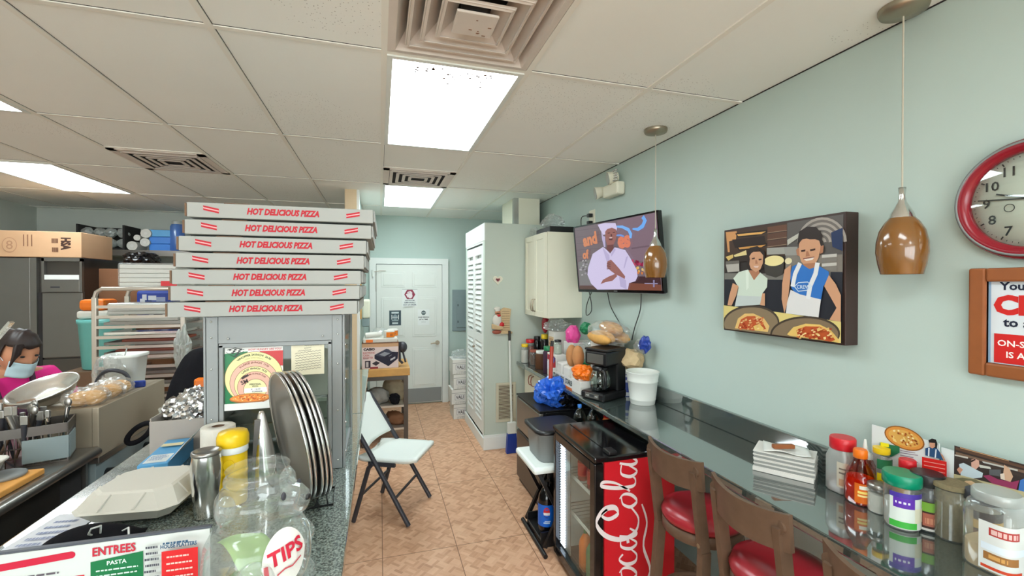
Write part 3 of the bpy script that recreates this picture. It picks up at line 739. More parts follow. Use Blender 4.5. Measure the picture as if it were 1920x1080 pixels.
A.poly(tp([(455,620),(500,595),(545,640),(600,700),(680,800),(675,835),(610,800),(560,780),(490,730),(450,690)]),SK); A.poly(tp([(560,770),(580,800),(520,860),(430,880),(370,905),(400,850),(470,810)]),SK)
for k in range(4): A.poly(tp([(448,640+k*22),(495,628+k*24),(498,640+k*24),(450,652+k*22)]),SKD)
A.poly(tp([(930,880),(1100,880),(1100,890),(930,890)]),(170,164,200)); A.poly(tp([(1040,840),(1060,840),(1060,930),(1040,930)]),(140,134,170))
m.build('screen', t)

# photograph of two children, printed on a deep box frame
PY, PZ, PW, PH = 1.94, 1.457, .645, .53
t = thing('picture', 'framed photograph of a girl and a boy in aprons with pizza pans', 'picture', (WX, PY, PZ))
MB('dark_frame').box(-.07,-.002,-PW,0,0,PH,.003).build('frame', t)
m = MB('satin'); m.use('satin',(52,46,44)).raw([(-.0708,-.01,.01),(-.0708,-PW+.01,.01),(-.0708,-PW+.01,PH-.01),(-.0708,-.01,PH-.01)],[(0,1,2,3)])
W_, H_ = PW-.02, PH-.02; A = Art(m, lambda u,v,l:(-.0708-l,-.01-u,.01+v),'satin')
h = homog(((205,240),(965,145),(965,965),(205,860)), W_, H_)
def pp(pts, c): A.poly([h(x,y) for x,y in pts], c)
def pr_(pts, w_, c): A.ribbon([h(x,y) for x,y in pts], w_, c)
pp([(205,240),(605,190),(605,400),(205,440)],(70,52,42)); pp([(605,190),(965,145),(965,520),(605,560)],(92,88,86))
pp([(208,240),(280,236),(275,290),(230,300),(235,370),(222,370)],(206,150,96))
for k,(a,b,c_) in enumerate(((270,250,(224,172,96)),(280,335,(206,150,80)))): 
    pp([(a,b),(480,b-20),(478,b),(400,b+20),(a+15,b+26)],(34,26,24)); pp([(a+10,b+6),(470,b-8),(440,b+8),(a+20,b+18)],c_)
pp([(250,290),(460,270),(470,320),(270,345)],(44,32,30))
for k in range(4): pp([(480,215+k*45),(605,200+k*45),(605,240+k*45),(480,252+k*45)],(104-8*k,70-4*k,52)); 
for k in range(4): pp([(480,250+k*45),(605,236+k*45),(605,240+k*45),(480,254+k*45)],(150,126,104))
for k in range(9):
    r = 150-k*16; c0 = (830,320); pr_([(c0[0]+r*math.cos(a), c0[1]-r*1.0*math.sin(a)) for a in [PI*j/14 for j in range(15)]], .012, ((166,158,150),(110,104,100))[k%2])
pp([(610,300),(690,255),(700,275),(612,335)],(190,190,180)); pp([(890,260),(965,230),(965,380),(900,350)],(34,52,90))
pp([(205,530),(600,540),(965,570),(965,840),(205,720)],(40,42,50)); pp([(205,505),(600,515),(600,555),(205,545)],(120,118,112)); pp([(600,400),(965,400),(965,560),(600,550)],(130,124,116)); pp([(890,510),(965,512),(965,570),(890,566)],(40,42,52))
pp([(205,415),(350,370),(360,430),(205,450)],(50,40,36)); pp([(212,400),(260,385),(262,405),(230,425)],(214,184,110)); pp([(265,390),(345,360),(350,390),(270,402)],(224,206,146))
pp([(212,445),(300,440),(302,495),(225,500)],(180,176,168)); pp([(212,430),(300,425),(302,445),(212,450)],(110,106,100))
pp([(480,350),(600,345),(600,390),(480,392)],(160,160,154)); pp([(458,450),(592,440),(585,520),(540,540),(475,520)],(64,62,58)); A.ell(h(525,432),(.055,.024),(236,222,160)); A.ell(h(620,435),(.018,.014),(230,220,180)); 
for k in range(4): pp([(835,400+k*28),(930,395+k*28),(930,415+k*28),(835,420+k*28)],((196,194,188),(130,126,120))[k%2])
pp([(590,345),(680,345),(680,400),(600,400)],(150,150,146))
SK, SD, HR = (206,156,122),(176,122,92),(46,36,34)
# girl
pp([(352,380),(370,345),(420,335),(465,370),(470,440),(455,480),(380,500),(352,470)],HR); pp([(365,490),(430,490),(445,545),(400,560),(365,530)],SD)
pp([(368,400),(390,368),(430,362),(458,395),(456,445),(440,485),(410,502),(378,480),(366,445)],SK)
pp([(352,440),(366,380),(372,420),(364,480),(352,470)],HR); pp([(372,385),(400,358),(450,370),(430,362),(395,372)],HR)
for q in ([(384,412),(404,408),(404,418),(386,421)],[(428,418),(448,416),(448,425),(430,427)]): pp(q,(70,44,38))
pp([(395,462),(432,462),(424,474),(404,473)],(226,200,190)); pp([(408,425),(418,425),(424,448),(408,450)],SD)
pp([(300,500),(360,485),(400,555),(440,505),(488,545),(485,600),(455,640),(440,710),(275,722),(300,600),(265,540)],(206,220,206)); pp([(345,490),(365,487),(366,600),(350,620)],(220,232,220))
pp([(290,650),(450,660),(440,712),(275,722)],(196,206,204)); pp([(262,570),(300,590),(285,650),(255,715),(228,712),(240,650)],SK); pp([(455,640),(472,640),(472,720),(440,714)],SK)
# boy
pp([(680,320),(690,250),(740,218),(800,222),(838,270),(836,345),(690,350)],HR); pp([(690,330),(705,300),(770,290),(820,310),(832,350),(815,420),(790,470),(740,480),(705,440),(690,390)],SK)
pp([(672,365),(690,350),(695,405),(678,400)],SD); pp([(828,345),(850,340),(845,385),(826,395)],SD); pp([(685,330),(720,290),(760,300),(820,300),(836,330),(830,250),(760,222),(700,250)],HR)
for q in ([(704,368),(732,364),(732,376),(706,380)],[(762,364),(796,358),(796,370),(764,376)]): pp(q,(66,42,36))
pp([(738,375),(750,375),(762,405),(734,410)],SD); pp([(720,425),(790,415),(780,430),(740,438)],(240,228,218)); pp([(718,420),(792,410),(790,416),(720,427)],(130,74,64))
pp([(720,455),(805,450),(810,500),(760,520),(715,490)],SD)
pp([(650,470),(700,450),(760,490),(820,470),(885,510),(880,560),(850,600),(835,690),(700,680),(645,610),(635,520)],(50,116,196))
pp([(600,490),(640,460),(638,540),(630,620),(620,700),(600,770),(582,680),(585,580)],SK); pp([(885,530),(930,590),(962,660),(962,830),(890,815),(935,740),(890,660),(855,600)],SK)
pp([(640,620),(700,650),(835,685),(820,800),(610,770),(618,700)],(222,222,222)); pr_([(700,450),(668,520),(652,600)],.020,(226,230,234)); pr_([(812,450),(800,520),(765,600),(752,680)],.020,(226,230,234))
A.ribbon([h(*q) for q in ((665,600),(690,575),(750,572),(775,600),(745,625),(690,630),(665,600))],.004,(200,220,235)); p = h(722,603); A.text('CREW', p[0], p[1], .016, (200,220,235), bold=.02)
# table and pizzas
pp([(205,712),(600,768),(965,830),(965,965),(205,862)],(222,204,130))
def pan_(c, rx, ry, rot=0): 
    q = [(c[0]+rx*math.cos(2*PI*i/40), c[1]+ry*math.sin(2*PI*i/40)) for i in range(40)]
    q = [(min(963,max(207,x)), min(862+(x-205)*.135, y)) for x,y in q]; return q
pp(pan_((385,830),185,115),(76,66,56)); pp(pan_((385,834),175,106),(140,122,96)); pp(pan_((735,905),225,115),(70,60,50)); pp(pan_((735,909),214,106),(132,114,90))
pp([(280,862),(300,800),(345,768),(400,768),(470,800),(505,850),(495,888),(300,865)],(226,188,118)); pp([(300,862),(320,805),(360,785),(410,785),(455,815),(485,870),(400,878)],(196,92,52))
pp([(400,850),(440,835),(470,865),(455,884),(410,875)],(230,196,110))
pp([(620,905),(660,860),(740,838),(830,845),(900,880),(950,940),(955,962),(640,915)],(232,196,112)); pp([(680,880),(740,855),(830,858),(890,890),(930,945),(900,955),(690,915)],(198,92,48))
rr = random.Random(9)
for i in range(40):
    x, y = rr.uniform(310,460), rr.uniform(795,870); pp([(x,y),(x+14,y-4),(x+16,y+5),(x+4,y+8)], rr.choice(((228,180,120),(216,120,70),(170,60,36),(240,208,150))))
for i in range(55):
    x, y = rr.uniform(690,910), rr.uniform(865,935); pp([(x,y),(x+16,y-4),(x+18,y+5),(x+4,y+8)], rr.choice(((234,196,120),(220,130,70),(170,60,36),(244,214,150))))
m.build('photo', t)

# red wall clock
t = thing('wall_clock', 'round red rimmed wall clock with black numerals at the right frame edge', 'clock', (WX, .80, 1.95)); t.scale = (.955,.955,.955)
RX = Matrix.Rotation(-PI/2, 3, 'Y')
MB('maroon').lathe([(.183,.002),(.187,.02),(.18,.036),(.165,.042),(.150,.034),(.146,.024),(.146,.012)], n=64, ax=RX, cap1=False).build('rim', t)
m = MB('alu'); m.lathe([(.176,.0375),(.178,.040),(.173,.0425),(.170,.0405)], n=64, ax=RX, cap0=False, cap1=False); m.build('rim_band', t)
m = MB('paper'); m.use('paper',(232,230,220)).lathe([(.146,.010),(.146,.012),(.0001,.0121)], n=48, ax=RX); A = Art(m, lambda u,v,l:(-.0122-l,-u,v),'paper')
for k in range(1,13):
    a = PI/2-k*PI/6; A.text(str(k), .108*math.cos(a), .108*math.sin(a), .030, (40,38,40), bold=.012)
for k in range(60):
    a = k*PI/30; L_ = .010 if k%5==0 else .004; c, s = math.cos(a), math.sin(a); A.ribbon([(.138*c,.138*s),((.138-L_)*c,(.138-L_)*s)], .004 if k%5==0 else .002, (40,38,40))
m.build('dial', t)
m = MB('black_plastic'); a = math.radians(174); b = math.radians(205)
m.bar((-.018,0,0),(-.018,-.128*math.cos(a),.128*math.sin(a)),.004,.002,(1,0,0)); m.build('minute_hand', t)
m = MB('black_plastic'); m.bar((-.020,0,0),(-.020,.085*math.cos(PI*.1),.085*math.sin(PI*.1)),.005,.002,(1,0,0)); m.tube([(-.020,.05+.012*math.cos(q),-.022+.012*math.sin(q)) for q in [2*PI*i/16 for i in range(16)]],.0012,6,True); m.build('hour_hand', t)
MB('glass').lathe([(.147,.024),(.10,.030),(.0001,.032)], n=40, ax=RX, cap0=False).build('glass', t)
# framed sign below the clock
FY0, FZ0, FW, FH = .938, 1.415, .40, .335
t = thing('framed_sign', 'brown wooden framed sign with red lettering under the wall clock', 'sign', (WX, FY0, FZ0))
m = MB('picture_wood'); b = .042
for q in ((0,b,0,FH),(FW-b,FW,0,FH),(b,FW-b,0,b),(b,FW-b,FH-b,FH)): m.box(-.03,-.002,-q[0],-q[1],q[2],q[3],.006)
for q in ((b-.014,b,b-.01,FH-b+.01),(FW-b,FW-b+.014,b-.01,FH-b+.01),(b,FW-b,b-.014,b),(b,FW-b,FH-b,FH-b+.014)): m.box(-.024,-.004,-q[0],-q[1],q[2],q[3],.003)
m.build('frame', t)
m = MB('gloss'); m.use('gloss',(222,230,236)).box(-.012,-.004,-b+.001,-(FW-b),b,FH-b); A = Art(m, lambda u,v,l:(-.0122-l,-u,v),'paper')
A.rect(b,b,b+.006,FH-b,(150,180,210))
A.text("You don't", b+.025, .280, .026, (34,40,60), bold=.03, center=False); A.text('CRAZY', b+.012, .222, .062, (206,44,40), bold=.06, center=False); A.text('to start', b+.034, .168, .024, (34,40,60), bold=.03, center=False)
A.rect(b+.014,b+.003,FW-b-.01,b+.092,(206,40,38)); A.text('ON-SITE', b+.022, b+.064, .019, (244,236,232), bold=.02, center=False); A.text('IS AVAILABLE', b+.042, b+.030, .019, (244,236,232), bold=.02, center=False)
m.build('printed_sheet', t)
# thermostat wire spot etc. left out; placemats standing behind the condiments
def standing_sheet(label, y0, wd, z1, fn, x=1.792):
    h_ = z1-.905; b_ = MB('paper'); b_.use('paper',(222,228,228)).box(-.003,0,-wd,0,0,h_)
    A_ = Art(b_, lambda u,v,l:(-.0031-l,-u,v),'satin'); fn(A_, wd, h_, lambda px,py:(y0-on_x(px,py,x)[1], on_x(px,py,x)[2]-.905))
    return one('placemat', b_, label, 'placemat', (x,y0,.905))
def s1(A,W,H,q):
    def P(pts,c): A.poly([q(1640+x/6,780+y/6) for x,y in pts],c)
    c = q(1640+335/6,780+248/6); e = [q(1640+x/6,780+y/6) for x,y in ((105,170),(555,335))]; rw = abs(e[1][0]-e[0][0])/2
    A.ell(c,(rw,.040),(150,92,40)); A.ell(c,(rw*.93,.036),(222,150,70)); A.ell(c,(rw*.78,.028),(226,176,92))
    rr = random.Random(5)
    for i in range(40):
        a, r = rr.uniform(0,2*PI), math.sqrt(rr.random()); A.ell((c[0]+rw*.72*r*math.cos(a),c[1]+.026*r*math.sin(a)),.0035,rr.choice(((240,214,140),(196,110,50),(150,80,40),(246,226,170))),8)
    P([(75,295),(300,340),(300,410),(180,470),(80,440)],(28,110,76)); P([(85,290),(180,310),(180,350),(85,335)],(230,220,40))
    P([(590,360),(640,345),(720,360),(760,410),(820,500),(790,495),(740,475),(590,440)],(46,80,120)); P([(625,270),(665,250),(710,262),(728,310),(720,360),(650,350)],(40,36,38)); P([(638,295),(700,300),(700,345),(670,362),(640,345)],(206,150,124))
    P([(625,355),(640,357),(636,450),(620,445)],(226,232,240)); P([(705,370),(720,372),(710,475),(695,470)],(226,232,240)); P([(755,405),(790,440),(822,500),(800,500)],(190,140,112))
    P([(555,455),(832,510),(832,742),(555,690)],(214,40,36))
    for k in range(4): P([(575,500+k*45),(815,545+k*45),(815,552+k*45),(575,507+k*45)],(240,170,160))
    for k in range(10): P([(310,380+k*26),(310+(170,200,150)[k%3],410+k*26),(310+(170,200,150)[k%3],417+k*26),(310,388+k*26)],(130,110,130))
standing_sheet('white menu placemat with a pizza picture and a red box, standing behind the bottles', 1.215, .212, 1.168, s1)
def s2(A,W,H,q):
    def P(pts,c): A.poly([q(1640+x/6,780+y/6) for x,y in pts],c)
    P([(905,330),(1900,600),(1900,1010),(900,760)],(62,52,50))
    for k,(y,c) in enumerate(((350,(96,70,56)),(400,(120,96,80)),(450,(70,58,54)))): P([(920,y),(1900,y+270),(1900,y+300),(920,y+28)],c)
    P([(970,350),(1520,500),(1520,508),(970,360)],(196,150,110)); P([(910,430),(1060,460),(1060,480),(910,445)],(196,190,180)); P([(1220,505),(1620,600),(1620,620),(1230,525)],(190,190,184))
    P([(1160,540),(1310,570),(1320,595),(1200,580)],(206,206,196)); P([(1300,600),(1430,600),(1430,680),(1300,660)],(96,98,100))
    P([(960,540),(1010,525),(1080,560),(1150,600),(1230,640),(1220,690),(1120,700),(980,670)],(196,212,220)); P([(1095,490),(1140,478),(1185,500),(1190,560),(1150,600),(1100,570)],(214,168,150)); P([(1090,500),(1140,480),(1150,492),(1100,520)],(60,44,40))
    P([(935,600),(965,570),(1005,600),(970,650)],(206,150,126))
    P([(1230,670),(1300,660),(1400,710),(1560,740),(1640,720),(1600,850),(1420,810),(1340,760)],(150,60,96)); P([(1470,545),(1530,590),(1570,680),(1540,740),(1480,720),(1460,640)],(206,168,140)); P([(1425,650),(1470,640),(1480,720),(1430,705)],(222,206,190))
    P([(1650,720),(1700,700),(1900,760),(1900,960),(1620,890)],(70,120,190))
    P([(905,650),(1000,668),(1500,800),(1900,900),(1900,1000),(900,748)],(190,180,140)); P([(905,700),(1000,690),(1150,712),(1270,770),(1100,790),(905,745)],(120,116,90)); P([(985,755),(1040,725),(1100,725),(1160,760),(1120,785)],(224,190,150))
    P([(1290,800),(1480,840),(1500,910),(1340,870)],(214,206,190))
standing_sheet('photo placemat of children making pizza, standing at the right end behind the jars', .998, .42, 1.158, s2)

# pendants
def pendant(x, y, zb, label):
    t = thing('pendant_lamp', label, 'lamp', (x,y,CZ), 0, 'amber glass pendants over the bar')
    MB('brushed_nickel').lathe([(.012,-.035),(.03,-.03),(.066,-.022),(.07,-.012),(.07,-.001)], n=32).build('canopy', t)
    zt = zb-CZ+.30; MB('cord').cyl((0,0,-.03),(0,0,zt),.0028,n=8).build('cord', t)
    MB('steel_bright').lathe([(.008,zt),(.011,zt),(.009,zt-.03),(.012,zt-.05),(.022,zt-.07),(.032,zt-.09),(.036,zt-.105)][::-1], n=28).build('socket', t)
    q = zb-CZ; MB('amber_glass').lathe([(.058,q),(.066,q+.035),(.072,q+.075),(.071,q+.11),(.063,q+.15),(.048,q+.18),(.034,q+.197)], n=40, cap0=False).build('lamp_shade', t)
    return t
pendant(1.735,1.085,1.735,'larger looking amber glass pendant nearest the viewer, left of the clock')
pendant(1.64,2.38,1.742,'farther amber glass pendant hanging in front of the television')

# ------------------------------------------------------------------ things on the bar counter
def put(name, label, cat, x, y, z=BZ, rz=0, group=None): return thing(name, label, cat, (x,y,z), rz, group)
def bottle(t, prof, m, cap, cm, label=None, n=28, sq=0, fill=None):
    MB(m).lathe(prof, n=n, sq=sq).build('bottle_body' if cm else 'body', t)
    if cap: MB(cm).lathe(cap, n=n).build('cap', t)
    if fill: 
        f = MB(fill[0]).lathe([(max(.004,r-.004), z) for r,z in prof if z <= fill[1]] , n=n, sq=sq); f.build('contents', t)
def wrap(t, r, z0, z1, a0, a1, art, base=(230,230,225), sq=0, name='label'):
    """printed label curved round a bottle; a0..a1 in degrees, 0 = facing -y"""
    m = MB('satin'); a0, a1 = math.radians(a0), math.radians(a1)
    def fn(u, v, l):
        a = a0+(a1-a0)*u-PI/2; x, y = math.cos(a), math.sin(a)
        if sq: k = (abs(x)**sq+abs(y)**sq)**(-1/sq); x *= k; y *= k
        return ((r+.0008+l)*x, (r+.0008+l)*y, z0+(z1-z0)*v)
    m.use('satin', base); m.grid(lambda u,v: fn(u,v,0), 16, 1)
    if art: art(Art2(m, fn))
    m.build(name, t)
class Art2(Art):
    def __init__(s, mb, fn): Art.__init__(s, mb, fn, 'satin', .00012, .0003)
    def rect(s, u0, v0, u1, v1, c):
        s.mb.use(s.m, c); s.z += s.step; z = s.z; n = max(1, int((u1-u0)*14)); s.mb.grid(lambda u,v: s.fn(u0+(u1-u0)*u, v0+(v1-v0)*v, z), n, 1)
t = put('spice_jar','square clear jar with a red cap, farthest back of the condiments','jar',1.715,1.27)
MB('frost').lathe([(.040,.002),(.045,.008),(.045,.135),(.038,.155),(.034,.165)],n=32,sq=4).build('body',t); MB('red').lathe([(.041,.165),(.043,.168),(.043,.205),(.040,.21)],n=32).build('cap',t)
MB('rust').lathe([(.038,.004),(.041,.01),(.041,.05)],n=32,sq=4).build('contents',t); wrap(t,.046,.03,.125,-75,15,lambda A:(A.rect(.1,.08,.9,.35,(190,150,120)),A.rect(.1,.55,.8,.62,(120,110,100)),A.rect(.1,.72,.7,.78,(120,110,100))),(196,190,172),4)
t = put('sauce_bottle','orange hot sauce bottle with an orange cap at the front left of the condiments','bottle',1.688,1.185)
MB('amber').lathe([(.040,.001),(.044,.008),(.044,.085),(.036,.12),(.022,.15),(.018,.165)],n=32,sq=3).build('body',t); MB('orange').lathe([(.021,.165),(.022,.167),(.022,.19),(.019,.196)]).build('cap',t); MB('orange').lathe([(.036,.004),(.040,.01),(.040,.075),(.037,.095)],n=32,sq=3).build('contents',t)
wrap(t,.045,.015,.085,-75,40,lambda A:(A.rect(.15,.72,.6,.90,(240,236,220)),A.rect(.1,.5,.75,.62,(250,220,120)),A.rect(.1,.34,.8,.44,(250,226,150)),A.rect(.5,.05,.95,.32,(250,190,40))),(226,110,30),3)
t = put('squeeze_bottle','white spouted squeeze bottle of brown sauce behind the orange bottle','bottle',1.755,1.215)
MB('amber').lathe([(.030,.001),(.032,.006),(.032,.12),(.024,.14),(.02,.145)]).build('body',t); MB('rust').lathe([(.026,.004),(.029,.01),(.029,.115)]).build('contents',t)
MB('white_plastic').lathe([(.024,.145),(.024,.16),(.014,.168),(.008,.18),(.004,.21),(.003,.215)]).build('spout_cap',t)
t = put('shaker','short clear shaker of white salt or sugar with a steel lid','shaker',1.683,1.118)
MB('plastic').lathe([(.032,.001),(.034,.006),(.034,.075),(.031,.08)],n=24).build('body',t); MB('foam').lathe([(.030,.003),(.0315,.01),(.0315,.065)],n=24).build('contents',t); MB('steel').lathe([(.034,.08),(.035,.083),(.033,.098),(.02,.103),(.0,.104)],n=24).build('lid',t)
t = put('herb_jar','small clear jar with a yellow cap and label behind the green lidded jar','jar',1.765,1.165)
MB('plastic').lathe([(.028,.001),(.030,.006),(.030,.165),(.022,.18)]).build('body',t); MB('yellow').lathe([(.025,.18),(.026,.182),(.026,.20)]).build('cap',t); MB('spice').lathe([(.026,.003),(.027,.01),(.027,.06)]).build('contents',t); wrap(t,.0305,.05,.115,-80,40,lambda A:(A.rect(.1,.3,.7,.4,(120,110,20)),A.rect(.1,.5,.6,.6,(120,110,20))),(232,220,30)); wrap(t,.0305,.13,.165,-80,40,None,(40,120,80))
t = put('mustard_bottle','orange yellow bottle with a red cap standing behind the green lidded jar','bottle',1.755,1.075)
MB('yellow').lathe([(.036,.001),(.040,.008),(.040,.12),(.030,.15),(.021,.162)],n=32,sq=3).build('body',t); MB('red').lathe([(.023,.162),(.024,.164),(.024,.19),(.021,.193)]).build('cap',t)
for o_ in t.children:
    if o_.name.startswith('body'): o_.data.materials[0] = MATS['orange_yellow'] if 'orange_yellow' in MATS else mat('orange_yellow',(240,164,30),.35)
t = put('parmesan_jar','clear plastic jar with a wide teal green lid and purple and green label','jar',1.655,1.03)
MB('plastic').lathe([(.044,.001),(.048,.006),(.048,.13),(.044,.14)],n=36).build('body',t); MB('foam').lathe([(.041,.004),(.044,.01),(.044,.085)],n=36).build('contents',t); MB('teal').lathe([(.049,.14),(.052,.143),(.052,.172),(.049,.178)],n=36).build('lid',t)
wrap(t,.0485,.01,.125,-95,60,lambda A:(A.rect(.0,.86,1,1,(80,60,160)),A.rect(.08,.58,.50,.86,(96,50,170)),A.rect(.12,.70,.4,.76,(230,230,240)),A.rect(.0,.02,.55,.20,(70,180,70)),A.rect(.5,.2,1,.6,(228,226,200))),(222,230,222))
t = put('seasoning_jar','clear jar with a black lid, a green band and brown label beside the teal lid','jar',1.722,.998)
MB('plastic').lathe([(.040,.001),(.043,.006),(.043,.135),(.038,.145)],n=36).build('body',t); MB('black_plastic').lathe([(.043,.145),(.044,.147),(.044,.178),(.041,.182)],n=36).build('lid',t); MB('charcoal').lathe([(.037,.004),(.039,.008),(.039,.125)],n=36).build('contents',t)
wrap(t,.0435,.008,.10,-80,60,lambda A:(A.rect(0,.66,1,.98,(120,170,60)),A.rect(.05,.16,.6,.6,(176,100,80)),A.rect(.1,.24,.5,.44,(206,140,110)),A.rect(0,0,1,.08,(220,220,215))),(60,34,30))
t = put('pepper_jar','clear ribbed jar full of grey brown dried herbs, fourth from the right end','jar',1.73,.938)
MB('plastic').lathe([(.042,.001),(.045,.006),(.045,.115),(.047,.118),(.047,.124),(.044,.13),(.044,.16)],n=36).build('body',t); MB('spice').lathe([(.039,.004),(.0415,.01),(.0415,.155)],n=36).build('contents',t); MB('spice').lathe([(.046,.16),(.046,.172),(.043,.175)],n=36).build('lid',t)
t = put('seasoning_jar','clear jar with a dark lid and brown and gold label beside the herb jar','jar',1.742,.868)
MB('plastic').lathe([(.038,.001),(.041,.006),(.041,.135),(.036,.145)],n=36).build('body',t); MB('charcoal').lathe([(.040,.145),(.041,.147),(.041,.172),(.038,.176)],n=36).build('lid',t); MB('tan').lathe([(.036,.004),(.037,.008),(.037,.12)],n=36).build('contents',t)
wrap(t,.0415,.02,.125,-90,50,lambda A:(A.rect(0,.52,1,.76,(206,160,60)),A.rect(0,.08,.9,.48,(120,76,50)),A.rect(.1,.16,.6,.36,(214,180,150))),(54,36,28))
t = put('garlic_jar','big square clear jar with a pale lid and white label at the right end','jar',1.665,.80)
MB('plastic').lathe([(.053,.001),(.058,.008),(.058,.165),(.050,.185),(.045,.19)],n=40,sq=4).build('body',t); MB('frost').lathe([(.049,.19),(.051,.192),(.051,.214),(.048,.218)],n=40).build('lid',t); MB('tan').lathe([(.051,.004),(.054,.01),(.054,.07)],n=40,sq=4).build('contents',t)
wrap(t,.059,.012,.145,-98,5,lambda A:(A.rect(.2,.74,.72,.90,(180,60,56)),A.rect(.24,.77,.68,.87,(230,190,184)),A.rect(.05,.42,1,.56,(226,236,244)),A.rect(.1,.22,.7,.38,(160,110,60)),A.rect(.2,.26,.5,.34,(214,160,90)),A.rect(.05,.04,.8,.10,(206,70,40))),(222,224,220),4)
# stack of tiles / booklets with a wooden piece
for k in range(5):
    one('booklet', MB('card_grey2').use('card_grey2').box(-.108,.108,-.073,.073,.003,.0135).use('card_white').box(-.11,.11,-.075,.075,0,.003).box(-.11,.11,-.075,.075,.0135,.0165) if k else MB('card_white').box(-.11,.11,-.075,.075,0,.0172,.0015), ('white edged booklet at the bottom of the stack on the bar','booklet second from the bottom of the stack on the bar','middle booklet of the stack on the bar','booklet just under the topmost of the stack on the bar','topmost booklet of the stack on the bar, under the paper and cigar shaped wood')[k], 'booklet', (1.66+.003*(k%2), 1.475, BZ+.001+k*.0175), -.95+.03*((k*7)%3-1), 'booklets stacked on the bar')
m = MB('paper'); m.use('paper',(226,228,224)).grid(lambda u,v: (-.085+.17*u, -.06+.12*v, .003+.008*math.sin(u*4+v*2)**2), 10, 10); one('paper_sheet', m, 'loose white paper lying crumpled on the booklet stack', 'paper', (1.665,1.475,BZ+.089), -.8, solid=.001)
one('wooden_peg', MB('picture_wood').box(-.045,.045,-.012,.012,0,.018,.005), 'short brown wooden peg on top of the booklet stack', 'peg', (1.645,1.47,BZ+.101), -.3)
# white bucket
t = put('bucket','white metal bucket with ridges standing on the bar','bucket',1.695,2.60)
MB('white_plastic').lathe([(.078,.001),(.080,.004),(.084,.03),(.087,.033),(.086,.037),(.098,.15),(.102,.153),(.100,.158),(.107,.21),(.110,.214),(.107,.218),(.103,.212),(.080,.02),(.0,.02)],n=44).build('body',t)
MB('yellow').sph((-.03,.0,.17),(.04,.035,.02)).build('contents',t)
# coffee maker
t = put('coffee_maker','black drip coffee maker with a glass carafe on the bar edge','coffee maker',1.525,2.82,BZ,.42)
MB('black_plastic').box(-.135,.13,-.10,.10,.001,.055,.012).build('base',t); MB('black_plastic').box(.03,.13,-.095,.095,.05,.345,.012).build('tower',t)
m = MB('black_plastic').box(-.10,.06,-.095,.095,.235,.335,.014); m.build('brew_head',t); MB('black_plastic').box(-.10,.13,-.098,.098,.335,.352,.008).build('lid',t)
MB('steel').box(-.1035,-.099,-.07,.07,.25,.315,.002).build('face_plate',t)
m = MB('steel').box(-.137,-.134,-.06,.06,.014,.046,.001); m.use('paper',(60,64,66)).box(-.1385,-.137,-.018,.018,.022,.040); m.use('paper',(200,204,204))
for y in (-.045,-.032,.032,.045): m.cyl((-.137,y,.03),(-.139,y,.03),.0045,n=10)
m.build('control_panel',t)
c = MB('glass').lathe([(.058,.058),(.068,.068),(.076,.11),(.074,.15),(.06,.185),(.052,.20)],n=36,c=(-.045,0,0),cap1=False).build('carafe',t)
m = MB('black_plastic').lathe([(.055,.198),(.056,.202),(.053,.225),(.03,.232)],n=32,c=(-.045,0,0)); m.build('carafe_lid',c)
m = MB('black_plastic').tube([(-.075,-.045,.205),(-.115,-.095,.205),(-.128,-.11,.16),(-.122,-.10,.10),(-.09,-.065,.085)],.012); m.build('carafe_handle',c)
m = MB('browncola').lathe([(.056,.06),(.064,.068),(.069,.085)],n=32,c=(-.045,0,0)); m.build('coffee',c)
# can behind the bucket
t = put('canister','blue and white canister behind the coffee maker and bucket','canister',1.715,2.83)
MB('deepblue').lathe([(.055,.001),(.055,.16)],n=32).build('body',t); MB('white_plastic').lathe([(.057,.16),(.058,.162),(.058,.19),(.055,.193)],n=32).build('lid',t); wrap(t,.0552,.10,.155,-120,60,lambda A:A.rect(.2,.3,.8,.7,(80,90,170)),(206,212,226)); wrap(t,.0552,.004,.03,-120,60,None,(216,220,226))
one('snack_bag', MB('tan').blob((0,0,.055),(.10,.10,.08),4,.3,2,3,False,0), 'clear bag of tan rolls lying on the blue canister', 'bag', (1.73,2.83,BZ+.197))
t = thing('wrapped_candy','dark blue wrapped sweet bag stuck out by the wall beside the bread','bag',(1.755,2.665,1.285))
MB('deepblue').blob((0,0,0),(.03,.045,.05),3,.5,2,3,False).build('wrapper',t); MB('film').blob((-.0,.05,-.02),(.035,.07,.05),6,.4,2,3,False).build('bag',t)
# brand carton with small print, cups and bread
t = put('drink_tray','long low white carton with dark lettering at the bar edge','carton',1.385,3.20,BZ)
m = MB('card_white').box(0,.135,-.26,.25,0,.012).box(0,.006,-.26,.25,.012,.085).box(.129,.135,-.26,.25,.012,.085).box(0,.135,-.26,-.254,.012,.12).box(0,.135,.244,.25,.012,.10); m.build('tray',t)
b_ = MB('paper'); A = Art(b_, lambda u,v,l:(-.0006-l,.25-u,v),'paper'); A.text('STARBUCKS',.385,.05,.042,(40,60,56),w=.23,bold=.03); A.text('STARBUCKS',.13,.05,.042,(40,60,56),w=.22,bold=.03); A.rect(0,.0,.51,.014,(206,100,40)); b_.build('lettering',t)
for k,(x,y,hh) in enumerate(((.068,.15,.15),(.068,.01,.14),(.068,-.14,.16))):
    one('paper_sack', MB('card_white').box(-.05,.05,-.055,.055,0,hh,.012), ('pale paper sack in the far part of the white carton','pale paper sack in the middle of the white carton','pale paper sack in the near part of the white carton')[k], 'sack', (1.385+x,3.20+y,BZ+.013), .1*k)
t = thing('lidded_tub','clear round tub with a dark green lid behind the long white carton','tub',(1.625,3.305,BZ+.001))
MB('frost').lathe([(.075,.0),(.08,.15)],n=32).build('body',t); MB('green').lathe([(.083,.15),(.085,.155),(.085,.17),(.08,.175)],n=32).build('lid',t)
